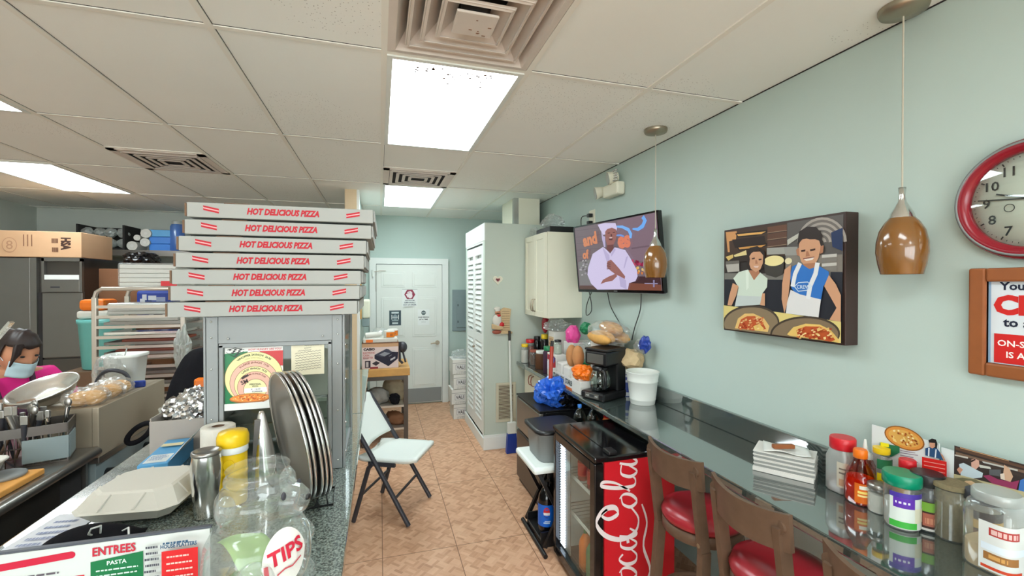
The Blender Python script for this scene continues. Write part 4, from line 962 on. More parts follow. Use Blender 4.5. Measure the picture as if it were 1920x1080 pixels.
t = put('bread_loaf','bag of long sandwich rolls piled on the other goods on the bar','bread',1.665,2.99,BZ+.357,1.45)
for k,(y,z,x) in enumerate(((-.055,.05,0),(.05,.048,.01),(-.005,.115,.0),(.10,.045,-.03))):
    MB('bread').blob((x,y,z),(.20,.052,.046),k+2,.08,3,3).build('roll',t)
MB('film').blob((.0,0.01,.075),(.25,.13,.095),3,.16,2.5,4,False).build('bag',t)
t = put('carton','plain brown carton supporting the bread bag, behind the coffee maker','carton',1.70,3.09,BZ)
MB('card_white').box(-.09,.09,-.10,.11,0,.352,.004).build('body',t)
one('bread_roll', MB('crust').blob((0,0,.0),(.045,.05,.085),7,.1,2.5,3), 'upright bread roll leaning at the left of the coffee maker', 'bread', (1.455,3.10,1.145))
one('bread_roll', MB('crust').blob((0,0,.0),(.045,.05,.085),9,.1,2.5,3), 'upright bread roll left of the first upright roll by the coffee maker', 'bread', (1.455,3.215,1.135))
t = put('snack_bag','orange bag of snacks lying beside the glass carafe','bag',1.43,2.97,BZ+.10)
MB('orange').blob((0,0,.05),(.07,.08,.055),4,.35,2.2,4,False,0).build('bag',t)
one('small_box', MB('card_white').box(-.05,.06,-.07,.08,0,.098,.003), 'small white box under the orange snack bag', 'box', (1.43,2.97,BZ+.001))
# far end goods near the closet
def jarlet(name,label,cat,x,y,r,hh,bm,cm,fill=None,z=BZ):
    t = put(name,label,cat,x,y,z); MB(bm).lathe([(r*.93,.001),(r,.006),(r,hh*.78),(r*.8,hh*.86)],n=22).build('body',t); MB(cm).lathe([(r*.86,hh*.86),(r*.88,hh*.87),(r*.88,hh),(r*.8,hh*1.01)],n=22).build('cap',t)
    if fill: MB(fill).lathe([(r*.85,.004),(r*.9,.008),(r*.9,hh*.7)],n=22).build('contents',t)
    return t
jarlet('spice_bottle','small clear bottle with a bright yellow cap at the far bar end','bottle',1.415,4.28,.04,.19,'plastic','yellow','foam')
jarlet('spice_jar','brown spice jar with a red cap beside the closet at the far bar end','jar',1.49,4.33,.05,.23,'plastic','red','rust')
jarlet('spice_jar','short jar of orange brown spice in front of the red capped jar','jar',1.465,4.14,.045,.15,'plastic','rust','cocoa')
jarlet('sauce_bottle','dark sauce bottle with a yellow cap standing far back by the closet','bottle',1.60,4.20,.04,.29,'black_gloss','yellow')
jarlet('sauce_bottle','dark bottle without label left of the yellow capped dark bottle','bottle',1.56,4.31,.038,.26,'black_gloss','black_plastic')
jarlet('food_tub','squat brown tub with a white lid at the far end of the bar','tub',1.47,3.94,.06,.17,'cocoa','white_plastic')
jarlet('juice_bottle','purple bottle with a green cap among the goods on the bar','bottle',1.45,3.72,.045,.24,'purple_dark','green')
jarlet('juice_bottle','yellow capped dark red bottle behind the purple bottle','bottle',1.66,3.70,.05,.26,'maroon','yellow')
t = put('cracker_box','upright cream carton with brown print behind the red stick','carton',1.60,3.87,BZ+.0,.0)
m = MB('card_white').box(-.06,.06,-.07,.07,0,.36,.003); A = Art(m, lambda u,v,l:(-.0604-l,.07-u,v),'paper'); A.rect(.01,.20,.13,.31,(206,180,140)); A.text('OYSTER',.07,.28,.022,(150,80,60),w=.10,bold=.03); A.text('CRACKERS',.07,.24,.02,(150,80,60),w=.11,bold=.03); A.rect(0,0,.14,.10,(170,40,50)); m.build('body',t)
one('lollipop_bag', MB('maroon').blob((0,0,.0),(.035,.05,.085),3,.12,2.5,3), 'clear bag with a red heart shaped sweet under the wall cabinet corner', 'bag', (1.55,4.05,1.31))
one('plastic_bag', MB('film').blob((0,0,.05),(.11,.12,.06),15,.4,2.4,4,False,0), 'crumpled clear bag lying over the cream carton under the wall cabinet', 'bag', (1.60,3.87,BZ+.362))
one('candy_bag', mat('hot_pink',(226,70,150),.4) and MB('hot_pink').blob((0,0,.05),(.055,.075,.085),4,.25,2.5,3,False,-.02), 'bright pink bag among the goods under the wall cabinet', 'bag', (1.60,3.52,BZ+.31))
one('candy_bag', MB('green').blob((0,0,.05),(.05,.06,.05),5,.3,2.5,3,False,0), 'small green bag right of the bright pink bag', 'bag', (1.70,3.46,BZ+.37))
t = put('carton','white carton holding up the pink bag and bright bags on the bar','carton',1.66,3.52,BZ)
MB('card_white').box(-.10,.12,-.10,.10,0,.30,.004).build('body',t)
jarlet('salt_shaker','clear shaker with a black lid in front of the pink bag','shaker',1.47,3.54,.035,.12,'glass','black_plastic','foam',BZ+.20)
t = put('carton','white and red patterned carton under the black lidded shaker','carton',1.47,3.56,BZ)
m = MB('card_white').box(-.05,.05,-.11,.10,0,.20,.003); A = Art(m, lambda u,v,l:(-.0504-l,.10-u,v),'paper')
for i in range(16): A.rect(rd.uniform(0,.15),.05+rd.uniform(0,.1),rd.uniform(.16,.2),.06+rd.uniform(.0,.13),rd.choice(((180,50,60),(110,100,160),(220,220,230),(80,60,110))))
m.build('body',t)
one('plastic_bag', MB('film').blob((0,0,.06),(.075,.08,.08),25,.4,2.4,4,False,0), 'crumpled clear bag on the green lidded tub behind the white carton', 'bag', (1.63,3.305,BZ+.178))

# ------------------------------------------------------------------ under the bar: fridges, step stool
t = thing('bar_fridge','small two door stainless fridge under the bar beyond the cooler','fridge',(1.14,3.10,0))
MB('black_plastic').box(.05,.55,0,.58,.03,.735,.006).build('body',t); MB('black_plastic').box(.0,.56,-.004,.584,.736,.75,.004).build('top',t)
MB('steel').box(0,.048,.003,.577,.46,.73,.010).build('freezer_door',t); MB('steel_dark').box(0,.048,.003,.577,.04,.445,.010).build('fridge_door',t)
MB('black_plastic').box(.03,.05,-.001,.003,.03,.73).box(.02,.5,.02,.56,.0,.03).build('kick',t); MB('foil').box(-.002,0,.05,.09,.66,.672).build('badge',t)
def trash(name,m_,label,x,y,z,r,seed,cat='bag'): return one(name, MB(m_).blob((0,0,r[2]*.8),r,seed,.75,1.7,4,False,0), label, cat, (x,y,z))
trash('plastic_bag','blue_film','crumpled blue plastic bag on top of the stainless fridge',1.30,3.28,.753,(.10,.13,.10),3)
trash('plastic_bag','black_gloss','crumpled black bag beside the blue bag on the stainless fridge',1.42,3.20,.753,(.10,.10,.06),7)
t = thing('step_stool','white topped folding stool with black feet beside the drinks cooler','stool',(1.10,2.80,0))
MB('seat_plastic').box(-.18,.20,-.20,.20,.50,.545,.018).build('seat',t)
for y in (-.18,.185):
    m = MB('black_plastic').bar((-.14,y,.50),(.10,y,.03),.026,.022).bar((.14,y,.50),(-.10,y,.03),.026,.022); m.build('leg_frame',t)
for x in (-.12,.13): m = MB('black_plastic').cyl((x,-.25 if x<0 else -.19,.014),(x,.21,.014),.014); m.build('foot_bar',t)
t = thing('storage_tub','grey plastic tub with a black lid on the white stool','tub',(1.13,2.80,.546))
m = MB('alu').lathe([(.135,.0),(.14,.01),(.155,.17),(.165,.175),(.165,.185)],n=32,sq=6); m.build('tub',t); MB('black_plastic').lathe([(.168,.186),(.172,.19),(.172,.205),(.15,.212)],n=32,sq=6).build('lid',t)
def soda(x,y,z,label,lbl,liquid,cap='deepblue',s=1.0,text=None,group=None):
    t = thing('soda_bottle',label,'bottle',(x,y,z),0,group)
    MB(liquid).lathe([(.040*s,.001),(.052*s,.012*s),(.054*s,.05*s),(.052*s,.17*s),(.054*s,.20*s),(.048*s,.235*s),(.028*s,.275*s),(.014*s,.29*s),(.014*s,.302*s)],n=28).build('body',t); MB(cap).lathe([(.0155*s,.296*s),(.016*s,.298*s),(.016*s,.318*s),(.014*s,.32*s)],n=18).build('cap',t)
    if lbl: wrap(t,.0545*s,.055*s,.19*s,-150,100,text,lbl)
    return t
def pep(A):
    _disc(A,.52,.66,.085,.24,((30,50,140),(240,240,244),(210,40,50),(210,40,50))); A.rect(.44,.16,.60,.22,(190,215,245)); A.rect(.47,.24,.62,.29,(170,200,240))
mat('soda_blue',(20,110,220),.3)
soda(.985,2.86,.06,'big blue labelled cola bottle on the floor crate in front of the stool','',None or 'black_gloss','black_plastic',1.0) if False else None
t = thing('crate','low black crate on the floor under the white stool','crate',(1.09,2.80,0))
MB('black_plastic').box(-.10,.12,-.13,.13,.03,.055,.004).box(-.10,.12,-.14,-.13,.001,.10).box(-.10,.12,.13,.14,.001,.10).build('body',t)
soda(1.06,2.745,.056,'blue labelled two litre cola bottle under the white stool',(20,104,214),'black_gloss','black_plastic',1.05,pep)
soda(1.13,2.87,.056,'second cola bottle half hidden behind the blue labelled one',(120,30,40),'black_gloss','black_plastic',1.0)
mat('clearblue',(40,60,80),.1)
soda(1.245,3.02,.53,'clear bottle with a blue cap behind the black lidded tub','', 'plastic','skyblue',.95) if False else None
t = thing('shelf_box','dark box in the gap between fridge and cooler holding bottles','box',(1.36,2.80,0))
MB('black_plastic').box(-.04,.20,-.16,.20,.0,.56,.004).build('body',t)
soda(1.355,2.86,.561,'clear drink bottle with a blue cap behind the storage tub',None,'glass','blue',.9)
soda(1.43,2.80,.561,'clear drink bottle with a dark spout right of the blue capped one',None,'glass','grey_metal',.9)
jarlet('food_jar','orange jar with a red cap under the bar edge behind the cooler','jar',1.46,2.66,.05,.28,'orange','red',None,.561) if False else None
jarlet('food_jar','orange jar with a red cap under the bar edge behind the cooler','jar',1.50,2.70,.045,.27,'orange','red',None,.561)

# red drinks cooler
KX, KY0, KW, KD, KH = 1.03, 2.0, .55, .47, .83
t = thing('drinks_cooler','black and red glass door drinks cooler under the bar','drinks cooler',(KX,KY0,0))
m = MB('red').box(.055,KD,0,.012,.05,KH-.03); m.use('black_plastic').box(.055,KD,KW-.012,KW,.05,KH-.03).box(KD-.012,KD,.012,KW-.012,.05,KH-.03).box(.055,KD,.012,KW-.012,.03,.06).box(.055,KD,.0,KW,.0,.05); m.use('sign_white').box(.056,KD-.02,.0122,.014,.06,KH-.04).box(.056,KD-.02,KW-.014,KW-.0122,.06,KH-.04).box(KD-.016,KD-.0125,.013,KW-.013,.06,KH-.04); m.build('body',t)
MB('black_gloss').box(-.004,KD+.005,-.006,KW+.006,KH-.03,KH,.008).box(.10,.11,.02,KW-.02,KH,KH+.004).build('top_panel',t)
MB('black_plastic').box(.08,.13,.0,.07,KH,KH+.02,.006).build('hinge_cover',t)
m = MB('black_gloss')
for q in ((0,.055,.045,KH-.035),(KW-.03,KW,.045,KH-.035),(.055,KW-.03,.045,.10),(.055,KW-.03,KH-.085,KH-.035)): m.box(0,.05,q[0],q[1],q[2],q[3],.005)
d = m.build('door_frame',t); MB('pane').box(.018,.026,.05,KW-.025,.095,KH-.08).build('pane',d)
for z in (.34,.56):
    m = MB('steel_bright')
    for k in range(14): m.bar((.07,.03+k*.038,z),(KD-.03,.03+k*.038,z),.003,.003)
    m.bar((.07,.02,z),(.07,KW-.02,z),.006,.006); m.use('sign_white').box(.062,.066,.02,KW-.02,z-.008,z+.012); m.build('shelf',t)
for k in range(40): MB('led').box(.030,.036,KW-.105,KW-.040,.115+k*.0158,.1205+k*.0158).build('led_bar',t)
MB('alu').box(.0362,.042,KW-.17,KW-.038,.105,.75).build('led_strip',t)
for k,(y,c) in enumerate(((.09,'yellow'),(.18,'green'),(.27,'orange'))):
    soda(KX+.098,KY0+y+.03,.062,('yellow drink bottle nearest the red side inside the cooler','green drink bottle in the middle of the cooler bottom','orange drink bottle farthest back on the cooler bottom')[k],None,c,'green' if k else 'yellow',.72)
for k in range(3):
    soda(KX+.10,KY0+.10+k*.12,.563,('red drink bottle on the upper cooler shelf nearest the viewer','red drink bottle in the middle of the upper cooler shelf','red drink bottle farthest on the upper cooler shelf')[k],(206,40,46),'maroon','red',.55)
# script lettering running up the red side
b_ = MB('paper'); A = Art(b_, lambda u,v,l:(.30-v,-.0005-l,u),'satin'); WC = (236,226,226)
def stroke(pts, w0=.010, w1=.026, s=1, ox=0, oy=0):
    q = []; P = [Vector((x,y)) for x,y in pts]
    for i in range(len(P)-1):
        p0 = P[max(0,i-1)]; p1, p2 = P[i], P[i+1]; p3 = P[min(len(P)-1,i+2)]
        for k in range(5):
            t_ = k/5; q.append(.5*((2*p1)+(p2-p0)*t_+(2*p0-5*p1+4*p2-p3)*t_*t_+(3*p1-p0-3*p2+p3)*t_**3))
    q.append(P[-1]); n = len(q); wd = []
    for i in range(n):
        d = q[min(i+1,n-1)]-q[max(i-1,0)]; k = abs(d.y)/(d.length or 1); wd.append(s*(w0+(w1-w0)*k*math.sin(PI*min(1,max(.12,i/(n-1))))))
    A.ribbon([(ox+p.x*s, oy+p.y*s) for p in q], wd, WC)
def bigC(o): stroke([(.16,.17),(.135,.20),(.11,.16),(.13,.11),(.165,.13),(.16,.19),(.10,.23),(.03,.18),(-.005,.09),(.02,.01),(.09,-.01),(.16,.04)], .008,.030,1,*o)
def lo(o): stroke([(.06,.09),(.02,.08),(.0,.035),(.025,.0),(.06,.03),(.07,.075),(.05,.10)], .006,.020,1,*o)
def lc(o): stroke([(.06,.08),(.035,.10),(.005,.06),(.01,.01),(.045,.0),(.08,.035)], .006,.020,1,*o)
def la(o): stroke([(.065,.09),(.02,.09),(.0,.035),(.025,.0),(.06,.05)], .006,.018,1,*o); stroke([(.075,.10),(.06,.03),(.075,.0),(.105,.04)], .008,.018,1,*o)
def ll(o): stroke([(.0,.04),(.05,.12),(.065,.19),(.045,.20),(.025,.11),(.025,.02),(.06,.01),(.08,.04)], .006,.020,1,*o)
def word(u, v):
    bigC((u,v))
for (u0, letters) in ((.02,'Coca'),(.40,'Cola')):
    bigC((u0,.06)); x = u0+.155
    for ch in letters[1:]:
        dict(o=lo,c=lc,a=la,l=ll)[ch]((x,.06)); x += .082 if ch != 'l' else .075
stroke([(.37,.11),(.40,.115)],.016,.018); stroke([(.10,.05),(.2,-.02),(.34,.02),(.46,.0),(.56,.03)],.008,.03)
b_.build('lettering',t)

# ------------------------------------------------------------------ bar stools
def stool(name,label,loc,rz):
    t = thing(name,label,'bar stool',loc,rz,'bar stools along the counter')     # local +x faces the counter
    MB('red_vinyl').lathe([(.150,.66),(.168,.668),(.173,.685),(.162,.708),(.12,.724),(.0001,.730)],n=40,c=(-.06,0,0)).build('seat',t)
    MB('walnut').lathe([(.160,.612),(.168,.616),(.168,.656),(.160,.66)],n=40,c=(-.06,0,0)).build('seat_rim',t)
    for s in (-1,1):
        m = MB('walnut'); m.bar((-.175,.135*s,.60),(-.222,.135*s,.945),.024,.046,(1,0,0)).bar((-.175,.135*s,.61),(-.215,.155*s,.0),.03,.045,(1,0,0)).cyl((-.210,.135*s,.945),(-.234,.135*s,.945),.0235,n=20); m.build('back_post',t)
    m = MB('walnut')
    def f(u,v,o=0):
        y = -.165+.33*u; k = (y/.165)**2; a = .045*k; return (-.258+a+o-.010*v, y, .872+.108*v-.012*(1-k)*(1-v)+.012*k*v)
    g = []
    m.grid(lambda u,v: f(u,v), 16, 4); m.grid(lambda u,v: f(1-u,v,.016), 16, 4)
    m.grid(lambda u,v: f(u,1,.016*v), 16, 1); m.grid(lambda u,v: f(1-u,0,.016*v), 16, 1); m.grid(lambda u,v: f(1,u,.016*v), 4, 1); m.grid(lambda u,v: f(0,1-u,.016*v), 4, 1)
    m.build('back_rest',t)
    for s in (-1,1): MB('walnut').bar((.05,.10*s,.62),(.10,.14*s,.0),.036,.036).build('leg',t)
    m = MB('walnut').tube([(-.06+.170*math.cos(a),.170*math.sin(a),.30) for a in [2*PI*i/32 for i in range(32)]],.011,8,True); m.build('foot_ring',t)
    MB('brushed_nickel').cyl((-.206,-.135,.64),(-.200,-.135,.64),.009,n=12).build('bolt',t)
    return t
st = stool('bar_stool','red seated wooden bar stool beside the drinks cooler, farthest of the stools',(1.43,1.64,0),.06)
dup(st,(1.42,1.215,0),.0,'red seated wooden bar stool in the middle, second from the drinks cooler')
dup(st,(1.40,.76,0),-.02,'bar stool cut by the bottom edge, third from the drinks cooler')

# ================================================================== LEFT SERVING COUNTER
SZ = 1.07
t = thing('serving_counter','speckled dark granite serving counter at the left of the aisle','counter',(-.48,1.6,0))
m = MB('granite_speckled').box(-.40,.40,-1.35,.68,SZ-.04,SZ,.006).box(.04,.40,.68,1.86,SZ-.04,SZ,.006); m.build('countertop',t)
m = MB('alu').box(-.37,.08,-1.3,.66,.0,SZ-.041).box(.06,.10,.66,1.82,0,SZ-.041); m.build('base',t)
def sput(name,label,cat,x,y,z=SZ+.0005,rz=0,group=None): return thing(name,label,cat,(x,y,z),rz,group)

# pizza display case
t = sput('display_case','aluminium framed pizza display case standing on the serving counter','display case',-.325,1.62)
W2 = .205; CH_ = .525; D_ = .42
m = MB('alu')
m.box(-W2,W2,0,.02,CH_-.085,CH_).box(-W2,W2,0,.02,0,.05).box(-W2,W2,D_-.02,D_,CH_-.085,CH_).box(-W2,W2,D_-.02,D_,0,.05).box(-W2,W2,.02,D_-.02,CH_-.012,CH_).box(-W2,W2,.02,D_-.02,0,.02).box(-W2,-W2+.01,0,D_,.05,CH_-.05); m.build('frame',t)
for sx in (-1,1):
    for y0 in (0,D_):
        m = MB('alu'); x0 = sx*W2; yy0 = -.004 if y0 == 0 else D_-.03; m.box(x0-(.036 if sx>0 else 0),x0+(0 if sx>0 else .036),yy0,yy0+.034,.0,CH_+.001,.002)
        m.box(x0-.004,x0+.004,yy0,yy0+.04,0,CH_+.001)
        m.build('corner_post',t)
m = MB('steel_bright')
m_r = [(s*.187,z) for s in (-1,1) for z in (.03,.20,.36,.46,.51)]+[(s*.14,.455) for s in (-1,1)]
for x,z in m_r: m.sph((x,-.005,z),.0035,8,6)
for z in (.05,.15,.3,.42): m.sph((W2+.005,.02,z),.0035,8,6)
m.build('rivets',t)
m = MB('alu')
for q in ((-.168,-.155,.06,CH_-.09),(.155,.168,.06,CH_-.09),(-.168,.168,.06,.07),(-.168,.168,CH_-.10,CH_-.086)): m.box(q[0],q[1],-.002,.012,q[2],q[3],.002)
m.build('window_frame',t)
MB('pane').box(-.156,.156,.010,.013,.07,CH_-.10).build('front_pane',t); MB('pane').box(W2-.006,W2-.002,.035,D_-.04,.05,CH_-.09).build('side_pane',t)
MB('card_white').box(-.19,.19,.30,.304,.03,CH_-.09).build('back_panel',t); m = MB('steel').box(-.19,.19,.06,.30,.155,.16); m.build('shelf',t)
m = MB('glass').box(.02,.155,.016,.019,.075,.24); m.use('alu')
for q in ((.015,.022,.07,.25),(.150,.157,.07,.25),(.015,.157,.243,.25)): m.box(q[0],q[1],.014,.021,q[2],q[3])
m.build('sliding_door',t)
# menu poster in the case
b_ = MB('paper'); PW_, PH_ = .170, .205; b_.use('paper',(236,236,232)).box(0,PW_,.0,.001,0,PH_); A = Art(b_, plane_xz(0,0,0),'satin',.00006)
k_ = PW_/628.0
def pc(x,y): return ((x-187)*k_, PH_-(y-228)*k_)
def clip_ell(c,r,col):
    q = [(c[0]+r*math.cos(2*PI*i/64), c[1]+r*math.sin(2*PI*i/64)) for i in range(64)]
    A.poly([pc(min(814,max(188,x)),min(980,y)) for x,y in q],col)
A.poly([pc(188,310),pc(430,290),pc(430,985),pc(188,985)],(20,120,70)); A.poly([pc(560,292),pc(814,292),pc(814,480),pc(560,480)],(196,48,48))
LN = (130,70,40)
for c,r,col in (((500,610),315,(232,226,160)),((500,662),262,(226,180,160)),((502,688),217,(232,222,160)),((505,722),187,(224,176,156)),((510,752),127,(232,226,168))):
    clip_ell(c,r,LN); clip_ell((c[0],c[1]+1),r-4,col)
def arct(s,c,r,h,col,**k): p = pc(c[0],c[1]-r); A.text(s,p[0],p[1],h*k_,col,arc=r*k_,**k)
arct('WHOPPER 24-INCH!  26.00',(500,610),278,26,(44,60,40),bold=.03); arct('X-LARGE 20-INCH!  17.50',(500,662),236,24,(120,50,40),bold=.03); arct('LARGE 18-INCH  15.25',(502,688),190,23,(44,50,40),bold=.03); arct('MEDIUM 15-INCH 12.60',(505,722),160,20,(120,50,40),bold=.03)
arct('CHEESE  EXTRA TOPPINGS',(500,610),240,12,(140,130,90)); p = pc(512,690); A.text('PERSONAL',p[0],p[1],20*k_,(50,60,40),bold=.03); p = pc(512,715); A.text('PIZZA',p[0],p[1],18*k_,(50,60,40),bold=.03)
A.poly([pc(395,735),pc(635,730),pc(640,790),pc(390,790)],(232,236,232)); p = pc(515,750); A.text('4   12.00',p[0],p[1],20*k_,(30,30,30)); p = pc(530,780); A.text('TOPPINGS',p[0],p[1],18*k_,(30,30,30),bold=.02)
A.ribbon([pc(x,y) for x,y in ((365,615),(400,590),(440,575))],26*k_,(50,30,26)); p = pc(395,655); A.text('SM',p[0],p[1],50*k_,(50,26,24),bold=.03,rot=.35)
p = pc(620,270); A.text('HOW HUNGRY ARE YOU?',p[0],p[1],24*k_,(206,60,60),w=360*k_,bold=.01)
for i in range(5):
    for j in range(6-i):
        if (i+j)%2==0: x,y = 230+j*28+i*14,255+i*20; A.poly([pc(x,y),pc(x+26,y-4),pc(x+30,y+16),pc(x+6,y+18)],(40,46,44))
A.poly([pc(214,262),pc(300,240),pc(398,262),pc(395,268),pc(300,247),pc(218,268)],(40,46,44)); A.ribbon([pc(x,y) for x,y in ((205,290),(290,352),(395,285))],5*k_,(60,70,64))
q = [(460+222*math.cos(2*PI*i/40),855+58*math.sin(2*PI*i/40)) for i in range(40)]; A.poly([pc(max(188,x),y) for x,y in q],(170,100,44)); q = [(460+214*math.cos(2*PI*i/40),850+46*math.sin(2*PI*i/40)) for i in range(40)]; A.poly([pc(max(188,x),y) for x,y in q],(232,140,56))
rr = random.Random(2)
for i in range(60):
    a, r = rr.uniform(0,2*PI), math.sqrt(rr.random()); x, y = 460+190*r*math.cos(a), 850+36*r*math.sin(a); A.poly([pc(x,y),pc(x+16,y-4),pc(x+20,y+5),pc(x+6,y+8)],rr.choice(((240,190,100),(206,96,30),(170,70,24),(246,210,140))))
A.poly([pc(188,905),pc(814,905),pc(814,985),pc(188,985)],(226,230,226))
one('menu_poster', b_, 'green white and red pizza size poster with nested circles on the display case window', 'poster', (-.479,1.6285,1.293))
def hand_note(A,W,H):
    for k in range(11):
        v = H*.92-k*H*.078; n = 16; u0 = W*(.2 if k<3 else .12)+(.0 if k>1 else W*.2); u1 = W*(.9 if k not in (1,2) else .6)
        A.ribbon([(u0+(u1-u0)*i/n, v+.008*i/n*(1 if k>2 else .3)+.0022*math.sin(i*2.7+k*1.3)) for i in range(n+1)], .0011, (40,40,50))
b_ = MB('paper'); b_.use('paper',(228,222,196)).box(0,.102,0,.001,0,.106); hand_note(Art(b_, plane_xz(0,0,0),'paper'),.102,.106)
one('thank_you_note', b_, 'cream handwritten thank you note beside the poster on the display case window', 'note', (-.284,1.6285,1.395), -.0)

# pizza boxes
BW, BD, BH = .545, .545, .0455
def pizza_box_parts(t):
    m = MB('pizza_card').box(0,BW,0,BD,0,BH,.0025); A = Art(m, lambda u,v,l:(u,-l,v),'paper',.00012,.0006)
    RD, PK = (186,44,56),(232,176,176)
    A.text('HOT DELICIOUS PIZZA', BW*.495, BH*.52, BH*.47, RD, w=.212, bold=.055, shear=.25)
    for x0,sg in ((.045,-1),(BW-.085,1)):
        for v0,c in ((.30,RD),(.42,PK),(.50,RD)):
            a = BH*v0+.004; A.poly([(x0,a-sg*.0045),(x0+.042,a+sg*.0045),(x0+.042,a+sg*.0045+BH*.12),(x0-.001,a-sg*.0045+BH*.12)],c)
    m.build('box_body',t)
    m = MB('card_edge').box(-.006,-.0008,.002,BD*.9,.003,BH-.003).box(.10,.17,.001,.012,BH+.0002,BH+.0022); m.build('side_flap',t)
    MB('pizza_card').box(BW+.0008,BW+.005,.01,BD*.9,.006,BH-.002).build('tuck_flap',t)
lab = ['topmost pizza box of the stack on the display case','pizza box directly under the topmost of the stack','third pizza box from the top of the stack','middle pizza box, fourth of the stack','third pizza box from the bottom of the stack','second pizza box from the bottom of the stack','lowest pizza box, lying directly on the display case']
t = thing('pizza_box',lab[6]+', printed HOT DELICIOUS PIZZA','pizza box',(-.618,1.585,SZ+CH_+.004),0,'white pizza boxes stacked on the display case'); pizza_box_parts(t); pb = t
for k,(dx,rz,dz) in enumerate(((.008,-.004,0),(.012,.004,0),(.022,-.002,.001),(.030,.006,.002),(.046,-.006,.003),(.052,-.012,.005))):
    dup(pb,(-.618+dx,1.585,SZ+CH_+.004+(k+1)*.0505+dz),rz,lab[5-k]+', printed HOT DELICIOUS PIZZA')
# small brown wedge between case and lowest box at the right end
one('cup_stack', MB('rust').box(-.02,.02,-.02,.02,0,.035,.004), 'small dark red packet on the rear right of the display case roof edge', 'packet', (-.14,1.98,SZ+CH_+.002)) if False else None

# pizza pans standing in a wire rack
nrm = Vector((-.905,-.40,-.16)).normalized(); ux = Vector((.40,-.905,0)).normalized(); uy = nrm.cross(ux).normalized()
if uy.z < 0: uy = -uy
PR_ = .183
rot = Matrix((ux, uy, nrm)).transposed()
plabel = ['leftmost pizza pan in the wire rack, its whole grey face in view','second pizza pan from the left in the wire rack','middle pizza pan in the wire rack','fourth pizza pan from the left in the wire rack','rightmost pizza pan in the wire rack beside the display case']
c0 = Vector((-.240,1.375,SZ+.204))
for k in range(5):
    off = Vector((.0100*k+(.005 if k>1 else 0), .008*k, -.001*k)); t = thing('pizza_pan',plabel[k],'pizza pan',c0+off,0,'round pizza pans standing in the rack'); t.rotation_euler = rot.to_euler()
    MB('pan').lathe([(.0001,-.002),(.155,-.002),(.166,.002),(.178,.008),(.180,.006),(.168,-.001),(.157,-.005),(.0001,-.005)],n=56).build('pan_body',t)
    MB('pan_edge').lathe([(.177,.007),(.181,.011),(.185,.009),(.183,.004),(.179,.004),(.177,.007)],n=56,cap0=False,cap1=False).build('rim',t)
t = sput('pan_rack','small black wire rack holding the upright pizza pans','rack',-.215,1.385)
t.scale = (.62,.9,1)
m = MB('black_plastic')
for dx in (-.055,.0,.05,.09): m.tube([(dx-.03,-.055,.005),(dx-.0,-.065,.05),(dx+.02,-.06,.05),(dx+.03,-.05,.005)],.003,6)
m.tube([(-.10,-.055,.005),(.14,-.045,.005),(.13,.08,.005),(-.11,.08,.005)],.0035,6,True); m.build('wire_frame',t)

# bear shaped tip jar
t = sput('tip_jar','clear bear shaped plastic tip jar with an open top and TIPS written on','jar',-.232,.985,SZ+.0005,-.30)
m = MB('plastic').lathe([(.075,.001),(.084,.006),(.094,.05),(.097,.09),(.092,.13),(.078,.158),(.068,.170),(.071,.182),(.076,.20),(.073,.218),(.064,.232),(.056,.239),(.056,.243),(.060,.245),(.060,.251),(.056,.252),(.055,.264),(.057,.268)],n=48,cap1=False); m.build('jar_body',t)
m = MB('plastic').lathe([(.034,.0),(.030,.022),(.020,.036),(.012,.040)],n=24,ax=Matrix.Rotation(PI/2,3,'Y')@Matrix.Rotation(0,3,'Z'),c=(.058,-.0,.202)); m.build('snout',t)
MB('black_plastic').sph((.099,-.0,.208),(.005,.008,.006),12,8).build('nose',t)
for dy in (-.030,.030):
    MB('charcoal').sph((.066,dy,.222),(.004,.006,.008),12,8).build('eye',t)
for a in (-110,70):
    a = math.radians(a); MB('plastic').sph((.070*math.cos(a),.070*math.sin(a),.212),(.016,.020,.026),18,12).build('ear',t)
for s in (-1,1): MB('plastic').sph((.045,.078*s-.01,.10),(.034,.020,.030),18,12).build('arm',t)
for s in (-1,1): MB('plastic').sph((.052,.052*s,.028),(.036,.026,.026),18,12).build('foot',t)
b_ = MB('paper'); R_ = .0965
def jf(u,v,l):
    a = math.radians(-32)+(u-.5)*.95; z = .118+(v-.5)*.105; r = R_+.002+l-.30*max(0,z-.125)**1.0; return (r*math.cos(a),r*math.sin(a),z)
b_.use('satin',(228,226,220)); N=28
pts = [(.5+.46*math.cos(2*PI*i/N),.5+.49*math.sin(2*PI*i/N)) for i in range(N)]
b_.raw([jf(.5,.5,0)]+[jf(u,v,0) for u,v in pts]+[jf(.5+(u-.5)*.5,.5+(v-.5)*.5,0) for u,v in pts],[(0,1+N+i,1+N+(i+1)%N) for i in range(N)]+[(1+N+i,1+i,1+(i+1)%N,1+N+(i+1)%N) for i in range(N)])
A = Art(b_,jf,'satin',.0004,.0022); A.text('TIPS',.5,.60,.26,(196,36,60),w=.72,bold=.03,rot=.12); A.ribbon([(.30,.28),(.45,.34),(.6,.32),(.8,.40)],.03,(196,80,90)); A.ribbon([(.06,.2),(.12,.35),(.10,.5)],.08,(200,40,60)); b_.build('tips_label',t)
